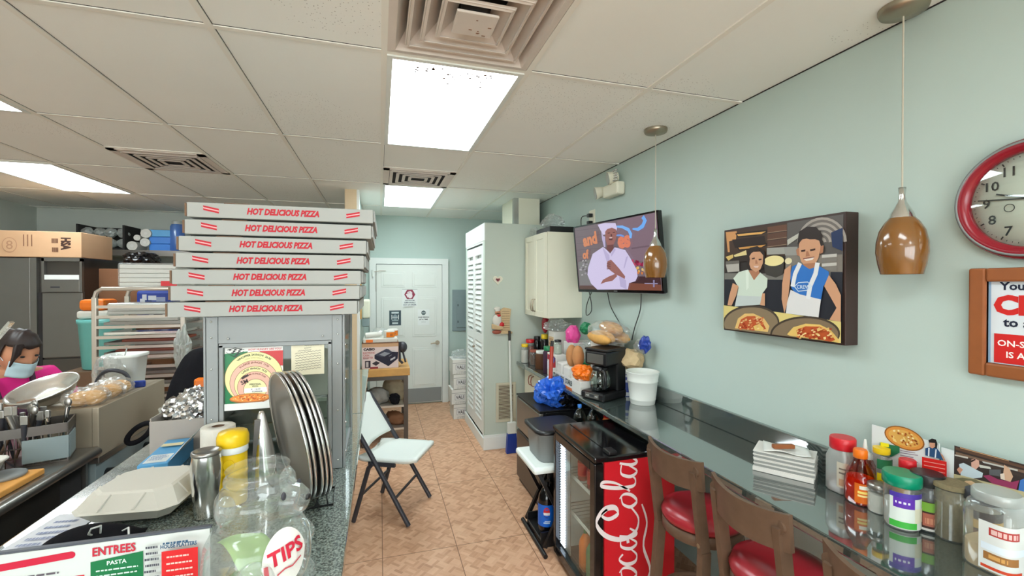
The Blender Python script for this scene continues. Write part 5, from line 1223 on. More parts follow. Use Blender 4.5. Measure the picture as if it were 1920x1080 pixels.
for k,(x,y,z,rz) in enumerate(((-.236,.98,SZ+.030,.4),(-.228,.985,SZ+.060,1.2),(-.240,.985,SZ+.092,2.2))):
    m = MB('cash'); m.grid(lambda u,v: ((-.070+.140*u)*.96,(-.042+.084*v),.012+.010*math.sin(u*5+k*1.7)+.012*math.cos(v*3+u*2+k)-.02*abs(u-.5)), 14, 8)
    A = Art(m, lambda u,v,l:(u,v,.0),'paper')
    one('banknote', m, ('green banknote lying lowest inside the bear shaped jar','green banknote in the middle of the pile inside the bear shaped jar','crumpled green banknote on top of the pile inside the bear shaped jar')[k], 'banknote', (x,y,z), rz, 'banknotes in the tip jar', solid=.0012)

# tumbler, towel roll, yellow tub, steel stand
t = sput('tumbler','polished steel tumbler with a lid beside the bear shaped jar','tumbler',-.452,1.385)
MB('steel_bright').lathe([(.026,.001),(.029,.006),(.032,.05),(.036,.10),(.037,.14),(.033,.168)],n=40).build('body',t); m = MB('steel').lathe([(.034,.168),(.035,.170),(.035,.178),(.028,.180),(.026,.176),(.0,.176)],n=40); m.build('rim',t)
t = sput('paper_towel_roll','white paper towel roll standing before the display case','paper towel roll',-.479,1.566)
t.scale = (.87,.87,.93)
MB('towel').lathe([(.052,.001),(.053,.004),(.053,.205),(.050,.208),(.021,.208),(.021,.12)],n=40,cap1=False).build('roll',t); MB('card_edge').lathe([(.0205,.03),(.0205,.206)],n=24,cap1=False).build('core',t)
t = sput('plastic_tub','yellow tub with a white band and yellow cap between the tumbler and jar','tub',-.407,1.452)
t.scale = (1,1,1.14)
mat('tub_yellow',(236,196,22),.35)
MB('tub_yellow').lathe([(.034,.001),(.036,.006),(.036,.035),(.0375,.037),(.0375,.043),(.036,.045),(.036,.075),(.0375,.077),(.0375,.083),(.036,.085),(.036,.13)],n=36).build('body',t); MB('sign_white').lathe([(.0375,.13),(.0385,.132),(.0385,.145),(.0375,.147)],n=36).build('band',t); MB('tub_yellow').lathe([(.040,.147),(.041,.150),(.041,.168),(.036,.180),(.0,.184)],n=36).build('cap',t); MB('tub_yellow').cyl((.0,-.036,.105),(.0,-.039,.105),.014,n=20).build('emblem',t)
t = sput('steel_cone','polished steel cone standing between the yellow tub and the pans','cone',-.330,1.50,SZ+.0005,.15)
MB('steel_bright').lathe([(.040,.001),(.042,.004),(.034,.08),(.022,.17),(.010,.235),(.006,.245),(.0001,.247)],n=36,ax=Matrix(((1,0,-.06),(0,1,0),(0,0,1)))).build('cone_body',t)
MB('steel_dark').bar((-.034,-.02,.02),(-.024,-.012,.225),.014,.010,(0,1,0)).build('dark_strip',t)  # dark strip down the left side of the cone
# foil box
t = sput('carton','open grey carton heaped with crumpled foil behind the towel roll','carton',-.70,2.03)
m = MB('card_grey').box(-.11,.13,-.10,-.096,0,.125).box(-.11,.13,.096,.10,0,.125).box(-.11,-.106,-.096,.096,0,.135).box(.126,.13,-.096,.096,0,.125).box(-.106,.126,-.096,.096,0,.006); m.build('box_body',t)
rr = random.Random(12)
for k in range(26):
    a = rr.uniform(0,2*PI); r = .10*math.sqrt(rr.random()); z = .108+.07*(1-(r/.11)**2)+rr.uniform(-.015,.012)
    one('foil_ball', MB('foil').blob((0,0,0),(.038,.034,.03),k+30,.55,3.2,3,False), ['crumpled foil heaped in the open grey carton'][0], 'foil', (-.69+r*math.cos(a)*.92,2.03+r*math.sin(a)*.60,SZ+z+.012), rr.random()*3, 'crumpled foil pieces in the carton')
# wrap box
t = sput('wrap_box','long light blue film dispenser box lying on the serving counter','box',-.700,1.792,SZ+.0005,.06)
t.scale = (.9,.62,.9)
m = MB('skyblue').box(-.045,.045,-.20,.20,0,.065,.003); A = Art(m, lambda u,v,l:(-.045+u,-.20-l,v),'paper'); A.rect(.012,.01,.045,.055,(226,232,232)); A.lines(.014,.043,.014,.05,5,(110,120,130)); A.rect(.0,.0,.09,.008,(20,60,110))
A = Art(m, lambda u,v,l:(-.045+u,-.20+v,.065+l),'paper'); A.rect(.01,.02,.08,.14,(232,236,236)); A.lines(.015,.075,.03,.13,6,(120,150,190)); A.rect(.01,.25,.08,.30,(230,220,180)); m.build('box_body',t)
m = MB('sign_white'); m.raw([(.045,-.17,.066),(.045,.15,.066),(.085,.13,.115),(.085,-.15,.115)],[(0,1,2,3)]); m.build('lid_flap',t,solid=.002)
# clamshell
t = sput('takeout_box','white foam clamshell takeout box on the serving counter before the blue film box','takeout box',-.625,1.475,SZ+.014,-.12)
def cs(prof, nm):
    m = MB('foam'); n = len(prof); vs = []
    for (wx,wy,z,ch) in prof:
        for sx,sy in ((1,1),(-1,1),(-1,-1),(1,-1)):
            a,b = (wx*sx,(wy-ch)*sy),((wx-ch)*sx,wy*sy)
            for q in ((a,b) if sx*sy>0 else (b,a)): vs.append((q[0],q[1],z))
    fs = []
    for j in range(n-1):
        for i in range(8): fs.append((j*8+i,j*8+(i+1)%8,(j+1)*8+(i+1)%8,(j+1)*8+i))
    m.raw(vs,fs); m.raw(vs[:8],[list(range(8))[::-1]]); m.raw(vs[-8:],[list(range(8))]); return m
cs([(.092,.086,0,.02),(.119,.112,.030,.03),(.124,.117,.033,.03)],'b').build('base',t)
m = cs([(.124,.117,.0335,.03),(.118,.111,.037,.03),(.094,.086,.070,.03),(.086,.078,.074,.028)],'l')
for s in (-1,1):
    for dx in (-.05,.03): m.bar((dx,s*.1125,.039),(dx+.015,s*.087,.071),.006,.004)
    for dy in (-.03,.04): m.bar((s*.1195,dy,.039),(s*.095,dy,.071),.006,.004)
m.build('lid',t)
# black cap, sheets and slip on the counter
m = MB('black_cloth'); m.grid(lambda u,v: ((-.10+.20*u),(-.055+.11*v)*(1-.25*abs(u-.5)),.002+.052*math.sin(PI*min(1,max(0,v)))*math.sin(PI*u)**.6), 20, 12)
t = one('face_mask', m, 'black cloth face mask with white ear loops lying on the counter', 'mask', (-.665,1.292,SZ+.003), .12, solid=.002)
for k,(x,pts) in enumerate(((.045,[(0,0,.03),(.0,-.03,.05),(.012,-.05,.07),(.022,-.03,.065),(.012,-.005,.03)]),(.095,[(0,0,.03),(.02,-.02,.045),(.025,-.035,.035)]))): MB('sign_white').tube([(x+p[0]-.03,p[1]-.01,p[2]) for p in pts],.0022,6).build('ear_loop',t)
m = MB('paper'); m.use('paper',(226,230,238)).box(-.055,.055,-.13,.13,0,.0012); A = Art(m, lambda u,v,l:(-.055+u,-.13+v,.0012+l),'paper'); A.lines(.02,.09,.03,.23,7,(150,160,190))
one('paper_sheet', m, 'white paper lying along the left edge of the serving counter', 'paper', (-.80,1.37,SZ+.0008), -.12)
# menu on a leaning stand
t = sput('menu_sign','white laminated menu with ENTREES heading at the lower left corner','menu',-.577,1.02,SZ+.0005,-.02)
m = MB('plastic').box(-.30,.255,-.002,.002,0,.145); m.use('grey_metal').box(-.30,.255,-.004,.004,.145,.149); t2 = MB('paper'); t2.use('paper',(206,210,206)).box(-.297,.252,-.0032,-.0024,.002,.144)
A = Art(t2, lambda u,v,l:(-.297+u,-.0033-l,.002+v),'satin')
WM, HM = .549,.142
A.ribbon([(0,HM-.030),(.17,HM-.026),(.325,HM-.016)],.013,(196,30,60)); A.ell((.325,HM-.016),.0065,(196,30,60))
A.rect(0,HM-.080,.345,HM-.056,(206,40,50)); A.lines(.22,.33,HM-.050,HM-.040,1,(90,80,90))
A.text('ENTREES',.392,HM-.016,.017,(190,40,60),w=.068,bold=.03); A.poly([(.355,0),(.438,0),(.438,HM-.026),(.355,HM-.034)],(16,110,62)); A.text('PASTA',.396,HM-.040,.008,(220,235,225),bold=.02); A.lines(.362,.432,.02,HM-.048,8,(200,225,210),.3,4)
A.lines(.444,.470,.02,HM-.012,10,(70,70,80),.4,5); A.rect(.475,.03,.535,HM-.024,(206,34,36)); A.lines(.48,.53,.05,HM-.03,5,(240,190,180),.25,6); A.text('HOUSE PLATTERS',.505,HM-.013,.008,(40,80,110),w=.06,bold=.04); A.lines(.478,.534,HM-.010,HM-.004,1,(40,80,110),.6,8)
A.lines(.02,.28,.01,HM-.08,4,(120,110,120),.3,9)
m.build('holder',t); t2.build('menu_sheet',t); MB('plastic').box(-.30,.255,.002,.10,0,.003).build('foot',t)
MB('foam').cyl((.262,-.03,.0),(.262,-.03,.04),.018,n=20).build('stub',t) if False else None

# ================================================================== KITCHEN AT LEFT
TZ = .98
t = thing('prep_table','stainless prep table with a rolled front edge at the lower left','table',(-1.55,1.8,0))
MB('steel').box(-.40,.345,-1.2,.60,TZ-.03,TZ,.004).build('tabletop',t); MB('steel').cyl((.345,-1.2,TZ-.022),(.345,.60,TZ-.022),.022,n=20).build('front_edge',t)
MB('steel_dark').box(-.36,.315,-1.15,.42,.10,TZ-.031).build('cabinet_body',t); MB('dark_void').box(-.3,.30,.43,.58,.12,TZ-.05).build('open_bay',t); MB('steel').box(-.36,.315,.585,.60,.0,TZ-.031).build('end_panel',t)
for x in (-.33,.28): MB('steel').cyl((x,-1.1,0),(x,-1.1,.10),.02,n=12).build('foot',t)
t = thing('range_unit','grey cooking range side with black knobs and a tall steel splash panel','cooking range',(-1.50,2.74,0))
MB('elec_grey').box(-.30,.285,-.325,.42,.06,.90,.003).build('body',t); MB('steel').box(-.30,.30,-.33,.42,.90,.925,.003).build('ledge',t)
m = MB('steel_brown').box(.275,.30,-.33,.30,.926,1.15,.003).box(.06,.275,-.33,-.31,.926,1.15).box(.06,.275,-.31,.30,1.12,1.15,.002); m.build('splash_box',t)
for y in (-.24,.11): 
    m = MB('black_plastic').cyl((.285,y,.82),(.315,y,.82),.028,n=20).box(.313,.325,y-.006,y+.006,.785,.845); m.build('knob',t)
MB('steel').box(.284,.290,-.18,.02,.10,.70).build('panel',t)
# things on the range top
RT = 1.1505
for k,(x,y,rz) in enumerate(((-1.275,2.475,.2),(-1.27,2.595,.4),(-1.285,2.71,-.3))):
    t = thing('bread_bag',('bag of golden rolls at the near corner of the steel splash panel','bag of golden rolls next behind the nearest bag on the splash panel','farthest bag of golden rolls, beside the white tub')[k],'bread',(x,y,RT),rz,'bagged rolls on the range')
    for j in range(2): MB('bread').blob((.0+.045*j-.025,.01*j,.032),(.044,.045,.033),k*3+j,.08,3,3).build('roll',t)
    MB('film').blob((0,0,.038),(.082,.068,.045),k+11,.2,2.6,4,False,0).build('bag',t)
t = thing('food_bucket','white square food tub with a rim behind the bagged rolls','tub',(-1.335,2.93,RT)); t.scale = (.76,.76,.95)
MB('white_plastic').lathe([(.085,.001),(.09,.01),(.105,.16),(.113,.162),(.113,.178),(.105,.178),(.088,.02),(.0,.02)],n=40,sq=5).build('body',t); MB('deepblue').box(.085,.098,-.10,-.03,.0,.035,.004).build('blue_mark',t) if False else None
MB('steel_bright').tube([(-.02,.02,.15),(.02,-.03,.215)],.004).build('handle_wire',t)
one('scoop', MB('deepblue').box(-.03,.03,-.012,.012,0,.035,.006), 'small blue block at the foot of the white tub', 'block', (-1.235,2.83,RT), .2)
one('plastic_bag', MB('film').blob((0,0,.08),(.065,.07,.09),44,.35,2.4,4,False,0), 'large crumpled clear bag left of the white tub on the range', 'bag', (-1.37,2.86,RT))
one('steel_wool', MB('charcoal').tube([(.07*math.cos(a),.01*math.sin(3*a),.03+.075*math.sin(a)) for a in [PI*i/16-.2 for i in range(18)]],.010,8), 'dark curved handle arching over the clear bag', 'handle', (-1.33,2.79,RT+.0))
# pot and bowl
t = thing('stock_pot','dark pot behind the utensil basket carrying the metal bowl','pot',(-1.56,2.62,.926)) if False else None
t = thing('utensil_basket','dark wire basket packed with kitchen utensils on the prep table','basket',(-1.385,2.265,TZ+.0005),.34); t.scale = (1,.8,1.25)
m = MB('steel_dark').box(-.15,.15,-.095,.095,0,.006)
for q in ((-.15,.15,-.095,-.090),(-.15,.15,.090,.095),(-.15,-.145,-.095,.095),(.145,.15,-.095,.095)): m.box(q[0],q[1],q[2],q[3],.095,.125)
for i in range(13):
    x = -.147+i*.0245
    for y in (-.093,.093): m.bar((x,y,0),(x,y,.10),.003,.003,(0,1,0))
for i in range(8):
    y = -.09+i*.0257
    for x in (-.148,.148): m.bar((x,y,0),(x,y,.10),.003,.003,(0,1,0))
for z in (.03,.06): m.box(-.15,.15,-.094,-.091,z,z+.003).box(.147,.149,-.095,.095,z,z+.003)
m.build('wire_body',t); m = MB('elec_grey').box(.02,.151,-.099,-.0955,.012,.085).box(.1505,.154,-.09,.05,.012,.085); m.build('liner',t); MB('charcoal').bar((-.10,-.098,.10),(.0,-.10,.01),.008,.004).build('strut',t)
rr = random.Random(21)
ul = ['tongs','spatula','ladle','whisk']
for k in range(20):
    a = rr.uniform(0,2*PI); x = -1.385+rr.uniform(-.11,.11); y = 2.265+rr.uniform(-.05,.05); L_ = rr.uniform(.15,.21); dx, dy_ = rr.uniform(-.05,.05), rr.uniform(-.04,.04)
    c = rr.choice(('steel_bright','charcoal','steel','walnut','steel_dark')); kind = ('spoon','spatula','knife')[k%3]
    t = thing(kind,'kitchen %s handle sticking up in the utensil basket'%kind,'utensil',(x,y,TZ+.012),0,'%s handles in the basket'%kind)
    MB(c).tube([(0,0,0),(dx*.5,dy_*.5,L_*.5),(dx,dy_,L_)],.007,8,rs=[.005,.006,.009]).build('handle',t)
    m = MB('steel'); 
    if kind == 'spoon': m.sph((dx,dy_,L_+.018),(.014,.006,.020),14,8)
    elif kind == 'spatula': m.box(dx-.012,dx+.012,dy_-.002,dy_+.002,L_,L_+.035,.0015)
    else: m.box(dx-.008,dx+.008,dy_-.006,dy_+.006,L_,L_+.03,.003)
    m.build('tip',t)
one('dough_ball', MB('tan').blob((0,0,0),(.028,.026,.03),3,.2,3,3), 'pale round dough scrap at the right rim of the utensil basket', 'dough', (-1.345,2.22,TZ+.148)) if False else None
t = thing('mixing_bowl','wide shallow aluminium bowl tilted over the utensil basket','bowl',(-1.44,2.525,1.175),0); t.scale = (.80,.80,.85); t.rotation_euler = (math.radians(20),math.radians(-9),0)
MB('pan_edge').lathe([(.0001,.0),(.09,.002),(.125,.03),(.148,.072),(.156,.074),(.156,.080),(.146,.079),(.120,.036),(.088,.008),(.0001,.006)],n=56).build('bowl_body',t)
MB('foam').sph((.02,.02,.012),(.085,.06,.022),24,10).build('flour',t)
t = thing('storage_bin','dark plastic bin under the tilted aluminium bowl','bin',(-1.545,2.56,.926)) 
MB('card_edge').box(-.10,.10,-.08,.10,.226,.255,.01).build('body',t)
t = thing('cutting_board','thick wooden cutting board on the prep table','cutting board',(-1.425,2.0,TZ+.0005),.0)
MB('board_wood').box(-.30,.205,-.22,.115,0,.022,.005).build('board',t)
t = thing('food_tub','shallow cream plastic tub on the cutting board at the left frame edge','tub',(-1.40,1.99,TZ+.023))
MB('foam').lathe([(.075,.001),(.08,.006),(.10,.06),(.107,.062),(.107,.068),(.10,.068),(.08,.01),(.0,.01)],n=36,sq=5).build('body',t)
t = thing('container_lid','grey round lid lying at the back of the cutting board','lid',(-1.30,2.05,TZ+.023))
MB('alu').lathe([(.055,.0),(.058,.004),(.058,.010),(.050,.014),(.0,.016)],n=36).build('lid',t)
t = thing('cloth','red cloth with cream edge at the left frame edge','cloth',(-1.72,2.32,TZ))
MB('red').blob((0,0,.10),(.06,.05,.025),5,.3,2.5,3,True,0).build('fold',t); MB('foam').box(-.06,.05,-.05,.05,.0,.08,.01).build('stack',t)
one('packet', MB('tub_yellow').box(-.02,.02,-.02,.02,0,.04,.005), 'yellow packet standing behind the cream tub', 'packet', (-1.575,2.15,TZ+.023)) 
# person in pink
def skin(vs, ed, rad, sub=2):
    me = bpy.data.meshes.new('s'); me.from_pydata(vs, ed, []); o = bpy.data.objects.new('s', me); COL.objects.link(o)
    md = o.modifiers.new('k','SKIN'); md.use_smooth_shade = True
    for i, v in enumerate(me.skin_vertices[0].data): v.radius = (rad[i], rad[i]) if not isinstance(rad[i],tuple) else rad[i]; v.use_root = (i == 0)
    s = o.modifiers.new('b','SUBSURF'); s.levels = sub; s.render_levels = sub
    dg = bpy.context.evaluated_depsgraph_get(); dg.update(); e = o.evaluated_get(dg); m_ = e.to_mesh()
    V = [tuple(v.co) for v in m_.vertices]; F = [tuple(p.vertices) for p in m_.polygons]; e.to_mesh_clear(); bpy.data.objects.remove(o); bpy.data.meshes.remove(me); return V, F
P0 = Vector((-2.0,3.17,0)); fw = Vector((.75,-.66,0)).normalized(); lf = Vector((.66,.75,0)).normalized()
def B(f, l, z): p = P0+fw*f+lf*l; return (p.x, p.y, z)
t = MB('skin')
vs = [B(-.16,0,.80), B(-.12,0,.93), B(-.05,0,1.06), B(.0,0,1.15), B(.035,0,1.205), B(.07,0,1.25)]; rad = [.15,.135,.13,.11,.05,.048]
ed = [(0,1),(1,2),(2,3),(3,4),(4,5)]
for s in (-1,1):
    b0 = len(vs); vs += [B(-.16,.09*s,.74), B(-.15,.10*s,.44), B(-.20,.10*s,.09), B(-.08,.11*s,.04)]; rad += [.095,.06,.042,.038]; ed += [(0,b0),(b0,b0+1),(b0+1,b0+2),(b0+2,b0+3)]
arms = {}
for s in (-1,1):
    b0 = len(vs); el = B(.10,.27*s,.97) if s < 0 else B(.10,.24,.96); wr = B(.33,.16*s,1.015) if s < 0 else B(.31,.10,1.03); hd = B(.39,.12*s,1.01) if s < 0 else B(.37,.07,1.02)
    vs += [B(.0,.165*s,1.165), B(.05,.22*s,1.06), el, wr, hd]; rad += [.052,.046,.038,.026,(.034,.02)]; ed += [(3,b0),(b0,b0+1),(b0+1,b0+2),(b0+2,b0+3),(b0+3,b0+4)]
    W_ = Vector(wr); H_ = Vector(hd); d = (H_-W_).normalized(); sd = d.cross(Vector((0,0,1))).normalized()
    for k,(o_,L_) in enumerate(((-.027,.055),(-.009,.066),(.009,.070),(.026,.064))):
        f0 = len(vs); q = H_+d*.025+sd*o_; vs += [tuple(q), tuple(q+d*L_*.55+Vector((0,0,-.008))), tuple(q+d*L_+Vector((0,0,-.026)))]; rad += [.010,.009,.007]; ed += [(b0+4,f0),(f0,f0+1),(f0+1,f0+2)]
    f0 = len(vs); q = W_+d*.03+sd*(-.032*s); vs += [tuple(q), tuple(q+d*.035-sd*.014*s+Vector((0,0,-.012)))]; rad += [.011,.009]; ed += [(b0+4,f0),(f0,f0+1)]
V, F = skin(vs, ed, rad); t.raw(V, F, True)
hf = Vector((.80,-.42,-.36)).normalized(); hs = Vector((0,0,1)).cross(hf).normalized(); hu = hf.cross(hs).normalized(); HC = Vector((-1.905,3.105,1.325))
def hp_(f,s,u): return HC+hf*f+hs*s+hu*u
bm = bmesh.new(); bmesh.ops.create_uvsphere(bm, u_segments=32, v_segments=22, radius=1)
for v in bm.verts:
    x, y, z = v.co; wd = .074*(1-.22*max(0,-z)**1.2*(1 if x>-.2 else .5)); dp = .094
    f = x*dp; u = z*.112
    if x > .55 and abs(y) < .28 and -.35 < z < .15: f += .020*(1-abs(y)/.28)*(1-abs(z+.2)/.35 if z < 0 else .3)     # nose
    if x > .5 and .02 < z < .25 and .18 < abs(y) < .55: f -= .006                                                     # eye sockets
    v.co = hp_(f, y*wd, u)
t.bmadd(bm, True)
for s in (-1,1):
    t.blob(hp_(-.012,.074*s,-.010),(.010,.016,.026),2,.1,3,2); 
person = one('person', t, 'person in a pink shirt and blue face mask bending over the prep table', 'person')
# eyes, mask, hair, clothes
m = MB('black_plastic')
for s in (-1,1): m.sph(hp_(.082,.030*s,.014),(.010,.010,.006),12,8)
m.build('eyes',person)
m = MB('mask'); m.grid(lambda u,v: hp_((.097*math.cos((u-.5)*2.0)+.022*(1-abs(u-.5)*2))*(1-.12*(1-v))*(1+.015*math.sin(v*12)), .074*math.sin((u-.5)*2.0), -.108+.090*v), 20, 10); m.build('face_mask',person,solid=.002)
m = MB('mask')
for s in (-1,1): m.tube([hp_(.035,.078*s,-.02),hp_(.0,.082*s,.0),hp_(-.018,.082*s,-.005)],.0015,6)
m.build('mask_straps',person)
bm = bmesh.new(); bmesh.ops.create_uvsphere(bm, u_segments=32, v_segments=20, radius=1); dl = []
for v in bm.verts:
    x, y, z = v.co
    if (x > .35 and z < .38) or (z < -.25 and x > -.35) or z < -.75: dl.append(v)
    v.co = hp_(x*.107-.006, y*.086, z*.126+.004+.004*math.sin(x*14+y*9))
bmesh.ops.delete(bm, geom=dl, context='VERTS'); m = MB('hair').bmadd(bm, True)
m.blob(hp_(-.10,0,.05),(.05,.045,.045),4,.15,3,3); m.build('hair',person,solid=.006)
m = MB('hair')
for k in range(4): m.tube([hp_(.07,-.045-.006*k,.085),hp_(.095,-.06-.005*k,.04-.006*k),hp_(.08,-.072,-.012-.008*k)],.009,8,rs=[.012,.010,.004])
m.build('fringe',person)
vs2 = [vs[0],vs[1],vs[2],vs[3],B(.025,0,1.19)]; r2 = [.165,.150,.147,.124,.072]; e2 = [(0,1),(1,2),(2,3),(3,4)]
for s in (-1,1):
    b0 = len(vs2); vs2 += [B(.0,.17*s,1.165), B(.05,.225*s,1.06), B(.075,.25*s,1.01)]; r2 += [.068,.064,.062]; e2 += [(3,b0),(b0,b0+1),(b0+1,b0+2)]
V, F = skin(vs2,e2,r2); m = MB('pink').raw(V,F,True); m.build('shirt',person)
vs3 = [B(-.16,0,.78)]; r3 = [.16]; e3 = []
for s in (-1,1): b0 = len(vs3); vs3 += [B(-.16,.09*s,.72),B(-.15,.10*s,.44),B(-.20,.10*s,.10)]; r3 += [.11,.078,.06]; e3 += [(0,b0),(b0,b0+1),(b0+1,b0+2)]
V, F = skin(vs3,e3,r3); MB('black_cloth').raw(V,F,True).build('trousers',person)
for s in (-1,1): MB('black_plastic').bmadd((lambda b: (bmesh.ops.create_uvsphere(b,u_segments=16,v_segments=10,radius=1),[setattr(v,'co',Vector(B(-.12,.11*s,.045))+fw*v.co.x*.13+lf*v.co.y*.05+Vector((0,0,v.co.z*.045))) for v in b.verts],b)[2])(bmesh.new()),True).build('shoe',person)
m = MB('purple_dark')
for s in (-1,1): m.tube([B(-.06,.07*s,1.245),B(.04,.085*s,1.235),B(.10,.075*s,1.17),B(.135,.065*s,1.09),B(.135,.06*s,.98)],.013,8)
m.build('apron_straps',person); m = MB('purple_dark'); m.grid(lambda u,v: B(.118-.20*(1-v)*0+.03*math.sin(PI*u)-.12*(1-v),(-.15+.30*u)*(1.15-.3*v),.55+.47*v),12,10); m.build('apron',person,solid=.004)

# black coat
t = thing('coat','black coat draped over a stand behind the foil carton','coat',(-.915,2.76,0))
m = MB('black_cloth'); bm = bmesh.new(); bmesh.ops.create_icosphere(bm, subdivisions=5, radius=1)
for v in bm.verts:
    n = v.co.normalized(); z = (n.z+1)/2; zz = 1.36*z; r = .30-.10*z-.02*math.sin(3*math.atan2(n.y,n.x)); k = 1+.07*math.sin(7*math.atan2(n.y,n.x)+3*z)+.05*noise.noise(n*4)
    h_ = math.hypot(n.x,n.y)**.55; q = math.atan2(n.y,n.x); v.co = Vector((r*k*h_*math.cos(q)*.85+.03*z, r*k*h_*math.sin(q)*.7, zz))
m.bmadd(bm,True); m.build('drape',t)
MB('orange').box(.03,.10,-.215,-.165,1.15,1.23,.01).build('orange_patch',t)
MB('black_cloth').tube([(-.17+.05*math.cos(q)-.03,-.20,.98+.035*math.sin(q)+.03*math.cos(q)) for q in [2*PI*i/24 for i in range(24)]],.012,8,True).build('strap',t)
t = thing('sheet_rack','aluminium bun pan rack with many ledges behind the range','rack',(-1.775,4.30,0))
for x in (-.285,.285):
    for y in (-.20,.25): MB('alu_rack').box(x-.016,x+.016,y-.016,y+.016,.10,1.60,.004).build('post',t)
for y in (-.20,.25):
    m = MB('alu_rack').tube([(-.285,y,1.60),(-.275,y,1.64),(-.24,y,1.665),(.24,y,1.665),(.275,y,1.64),(.285,y,1.60)],.015); m.build('top_rail',t)
zs = [.20+.0775*k for k in range(18)]
for z in zs:
    MB('alu_rack').box(-.27,.27,-.216,-.196,z,z+.022).box(-.27,.27,-.196,-.165,z,z+.004).build('ledge',t); MB('alu_rack').box(-.27,.27,.245,.262,z,z+.022).build('ledge',t)
for x in (-.285,.285):
    for y in (-.2,.25): MB('black_plastic').cyl((x,y-.015,.05),(x,y+.015,.05),.05,n=18).build('caster',t)
for i,(k,c) in enumerate(((5,'card_white'),(7,'pan'),(9,'pan'),(10,'pan'),(12,'rust'),(13,'rust'),(14,'pan_edge'),(15,'pan'))):
    one('sheet_tray', MB(c if c!='rust' else 'pan').box(-.25,.25,-.16,.235,0,.003).box(-.25,.25,-.163,-.158,0,.022).box(-.25,-.245,-.16,.235,0,.022).box(.245,.25,-.16,.235,0,.022), 'flat sheet tray slid into the bun pan rack', 'tray', (-1.775,4.30,zs[k]+.0225), 0, 'sheet trays in the rack')
for i,(k,x) in enumerate(((12,-.02),(13,0.02))):
    one('meat_slab', MB('rust').box(-.17,.22,-.14,.2,0,.036,.008), ('dark red brown slab of food on a rack tray, lower of two','dark red brown slab of food on a rack tray, upper of two')[i], 'food', (-1.775+x,4.30,zs[k]+.026))
mb_ = lambda w_,d_,h_,n: (lambda m: ([m.box(-w_,w_,-d_,d_,h_*i/n+.001,h_*(i+.94)/n,.004) for i in range(n)], m)[1])(MB('foam'))
t = thing('foam_tray_pack','bagged pack of white foam trays on top of the bun pan rack','tray pack',(-1.74,4.32,1.681))
mb_(.185,.18,.175,5).build('trays',t); MB('film').box(-.195,.195,-.19,.19,.0,.185,.015).build('bag',t); MB('red').box(.09,.197,-.193,-.19,.005,.045).build('red_print',t)
for k,(z,lb) in enumerate(((zs[16]+.004,'long bagged pack of white trays just below the rack top'),)):
    t = thing('foam_tray_pack',lb,'tray pack',(-1.77,4.30,z+.02)); mb_(.235,.15,.085,3).build('trays',t); MB('film').box(-.24,.24,-.155,.155,0,.09,.012).build('bag',t)
t = thing('foam_tray_pack','second bagged pack of white trays, under the first in the rack','tray pack',(-1.77,4.30,zs[15]+.004+.022)); mb_(.225,.15,.048,2).build('trays',t)
one('plastic_bag', MB('frost').blob((0,0,.16),(.05,.05,.17),41,.45,2.2,4,False,0), 'white plastic bag hanging on the right post of the bun pan rack', 'bag', (-1.475,4.045,1.02))
t = thing('bucket','aqua plastic bucket on cartons between fridge and rack','bucket',(-2.39,4.95,.945)); MB('aqua').lathe([(.17,.001),(.175,.01),(.20,.40),(.21,.41),(.21,.44),(.0,.445)],n=40).build('body',t); MB('teal').tube([(.10,-.19,.22),(.16,-.17,.20)],.02).build('tap',t)
one('carton', MB('card_edge').box(-.24,.24,-.22,.22,0,.94,.005), 'tall dark carton carrying the aqua bucket', 'carton', (-2.39,4.95,0))
t = thing('snack_bag','orange and white packet lying on the aqua bucket','bag',(-2.42,4.95,1.395)); MB('orange').box(-.13,.06,-.12,.12,.07,.17,.03).build('top',t); MB('foam').box(-.14,.10,-.13,.13,0,.069,.02).build('base',t)
for k,(z0,z1,lb) in enumerate(((0,.80,'lowest of the tall brown cartons beside the fridge'),(.801,1.40,'middle brown carton beside the fridge'),(1.401,1.86,'topmost brown carton beside the fridge'))):
    one('carton', MB('card_dark').box(-.26,.20,-.22,.22,0,z1-z0,.004), lb, 'carton', (-2.50,5.78,z0), 0, 'brown cartons beside the fridge')
one('rubbish_bag', MB('black_gloss').blob((0,0,.09),(.15,.16,.10),51,.3,2.3,4,False,0), 'dark bag of odds and ends on the brown cartons', 'bag', (-2.48,5.78,1.862))
t = thing('storage_sack','blue and white printed sacks behind the top of the rack','sack',(-2.12,5.28,0)); MB('card_dark').box(-.16,.14,-.1,.2,.0,1.34,.01).build('base_carton',t); MB('deepblue').box(-.16,.14,-.1,.2,1.341,1.64,.03).build('sack',t)
m = MB('paper'); A = Art(m, lambda u,v,l:(-.15+u,-.1005-l,1.36+v),'paper'); rr = random.Random(8)
for i in range(14): x_, y_ = rr.uniform(0,.2),rr.uniform(0,.2); A.rect(x_,y_,x_+rr.uniform(.03,.08),y_+rr.uniform(.02,.06),rr.choice(((210,214,222),(40,60,120),(150,160,190),(50,50,70))))
m.build('print',t)
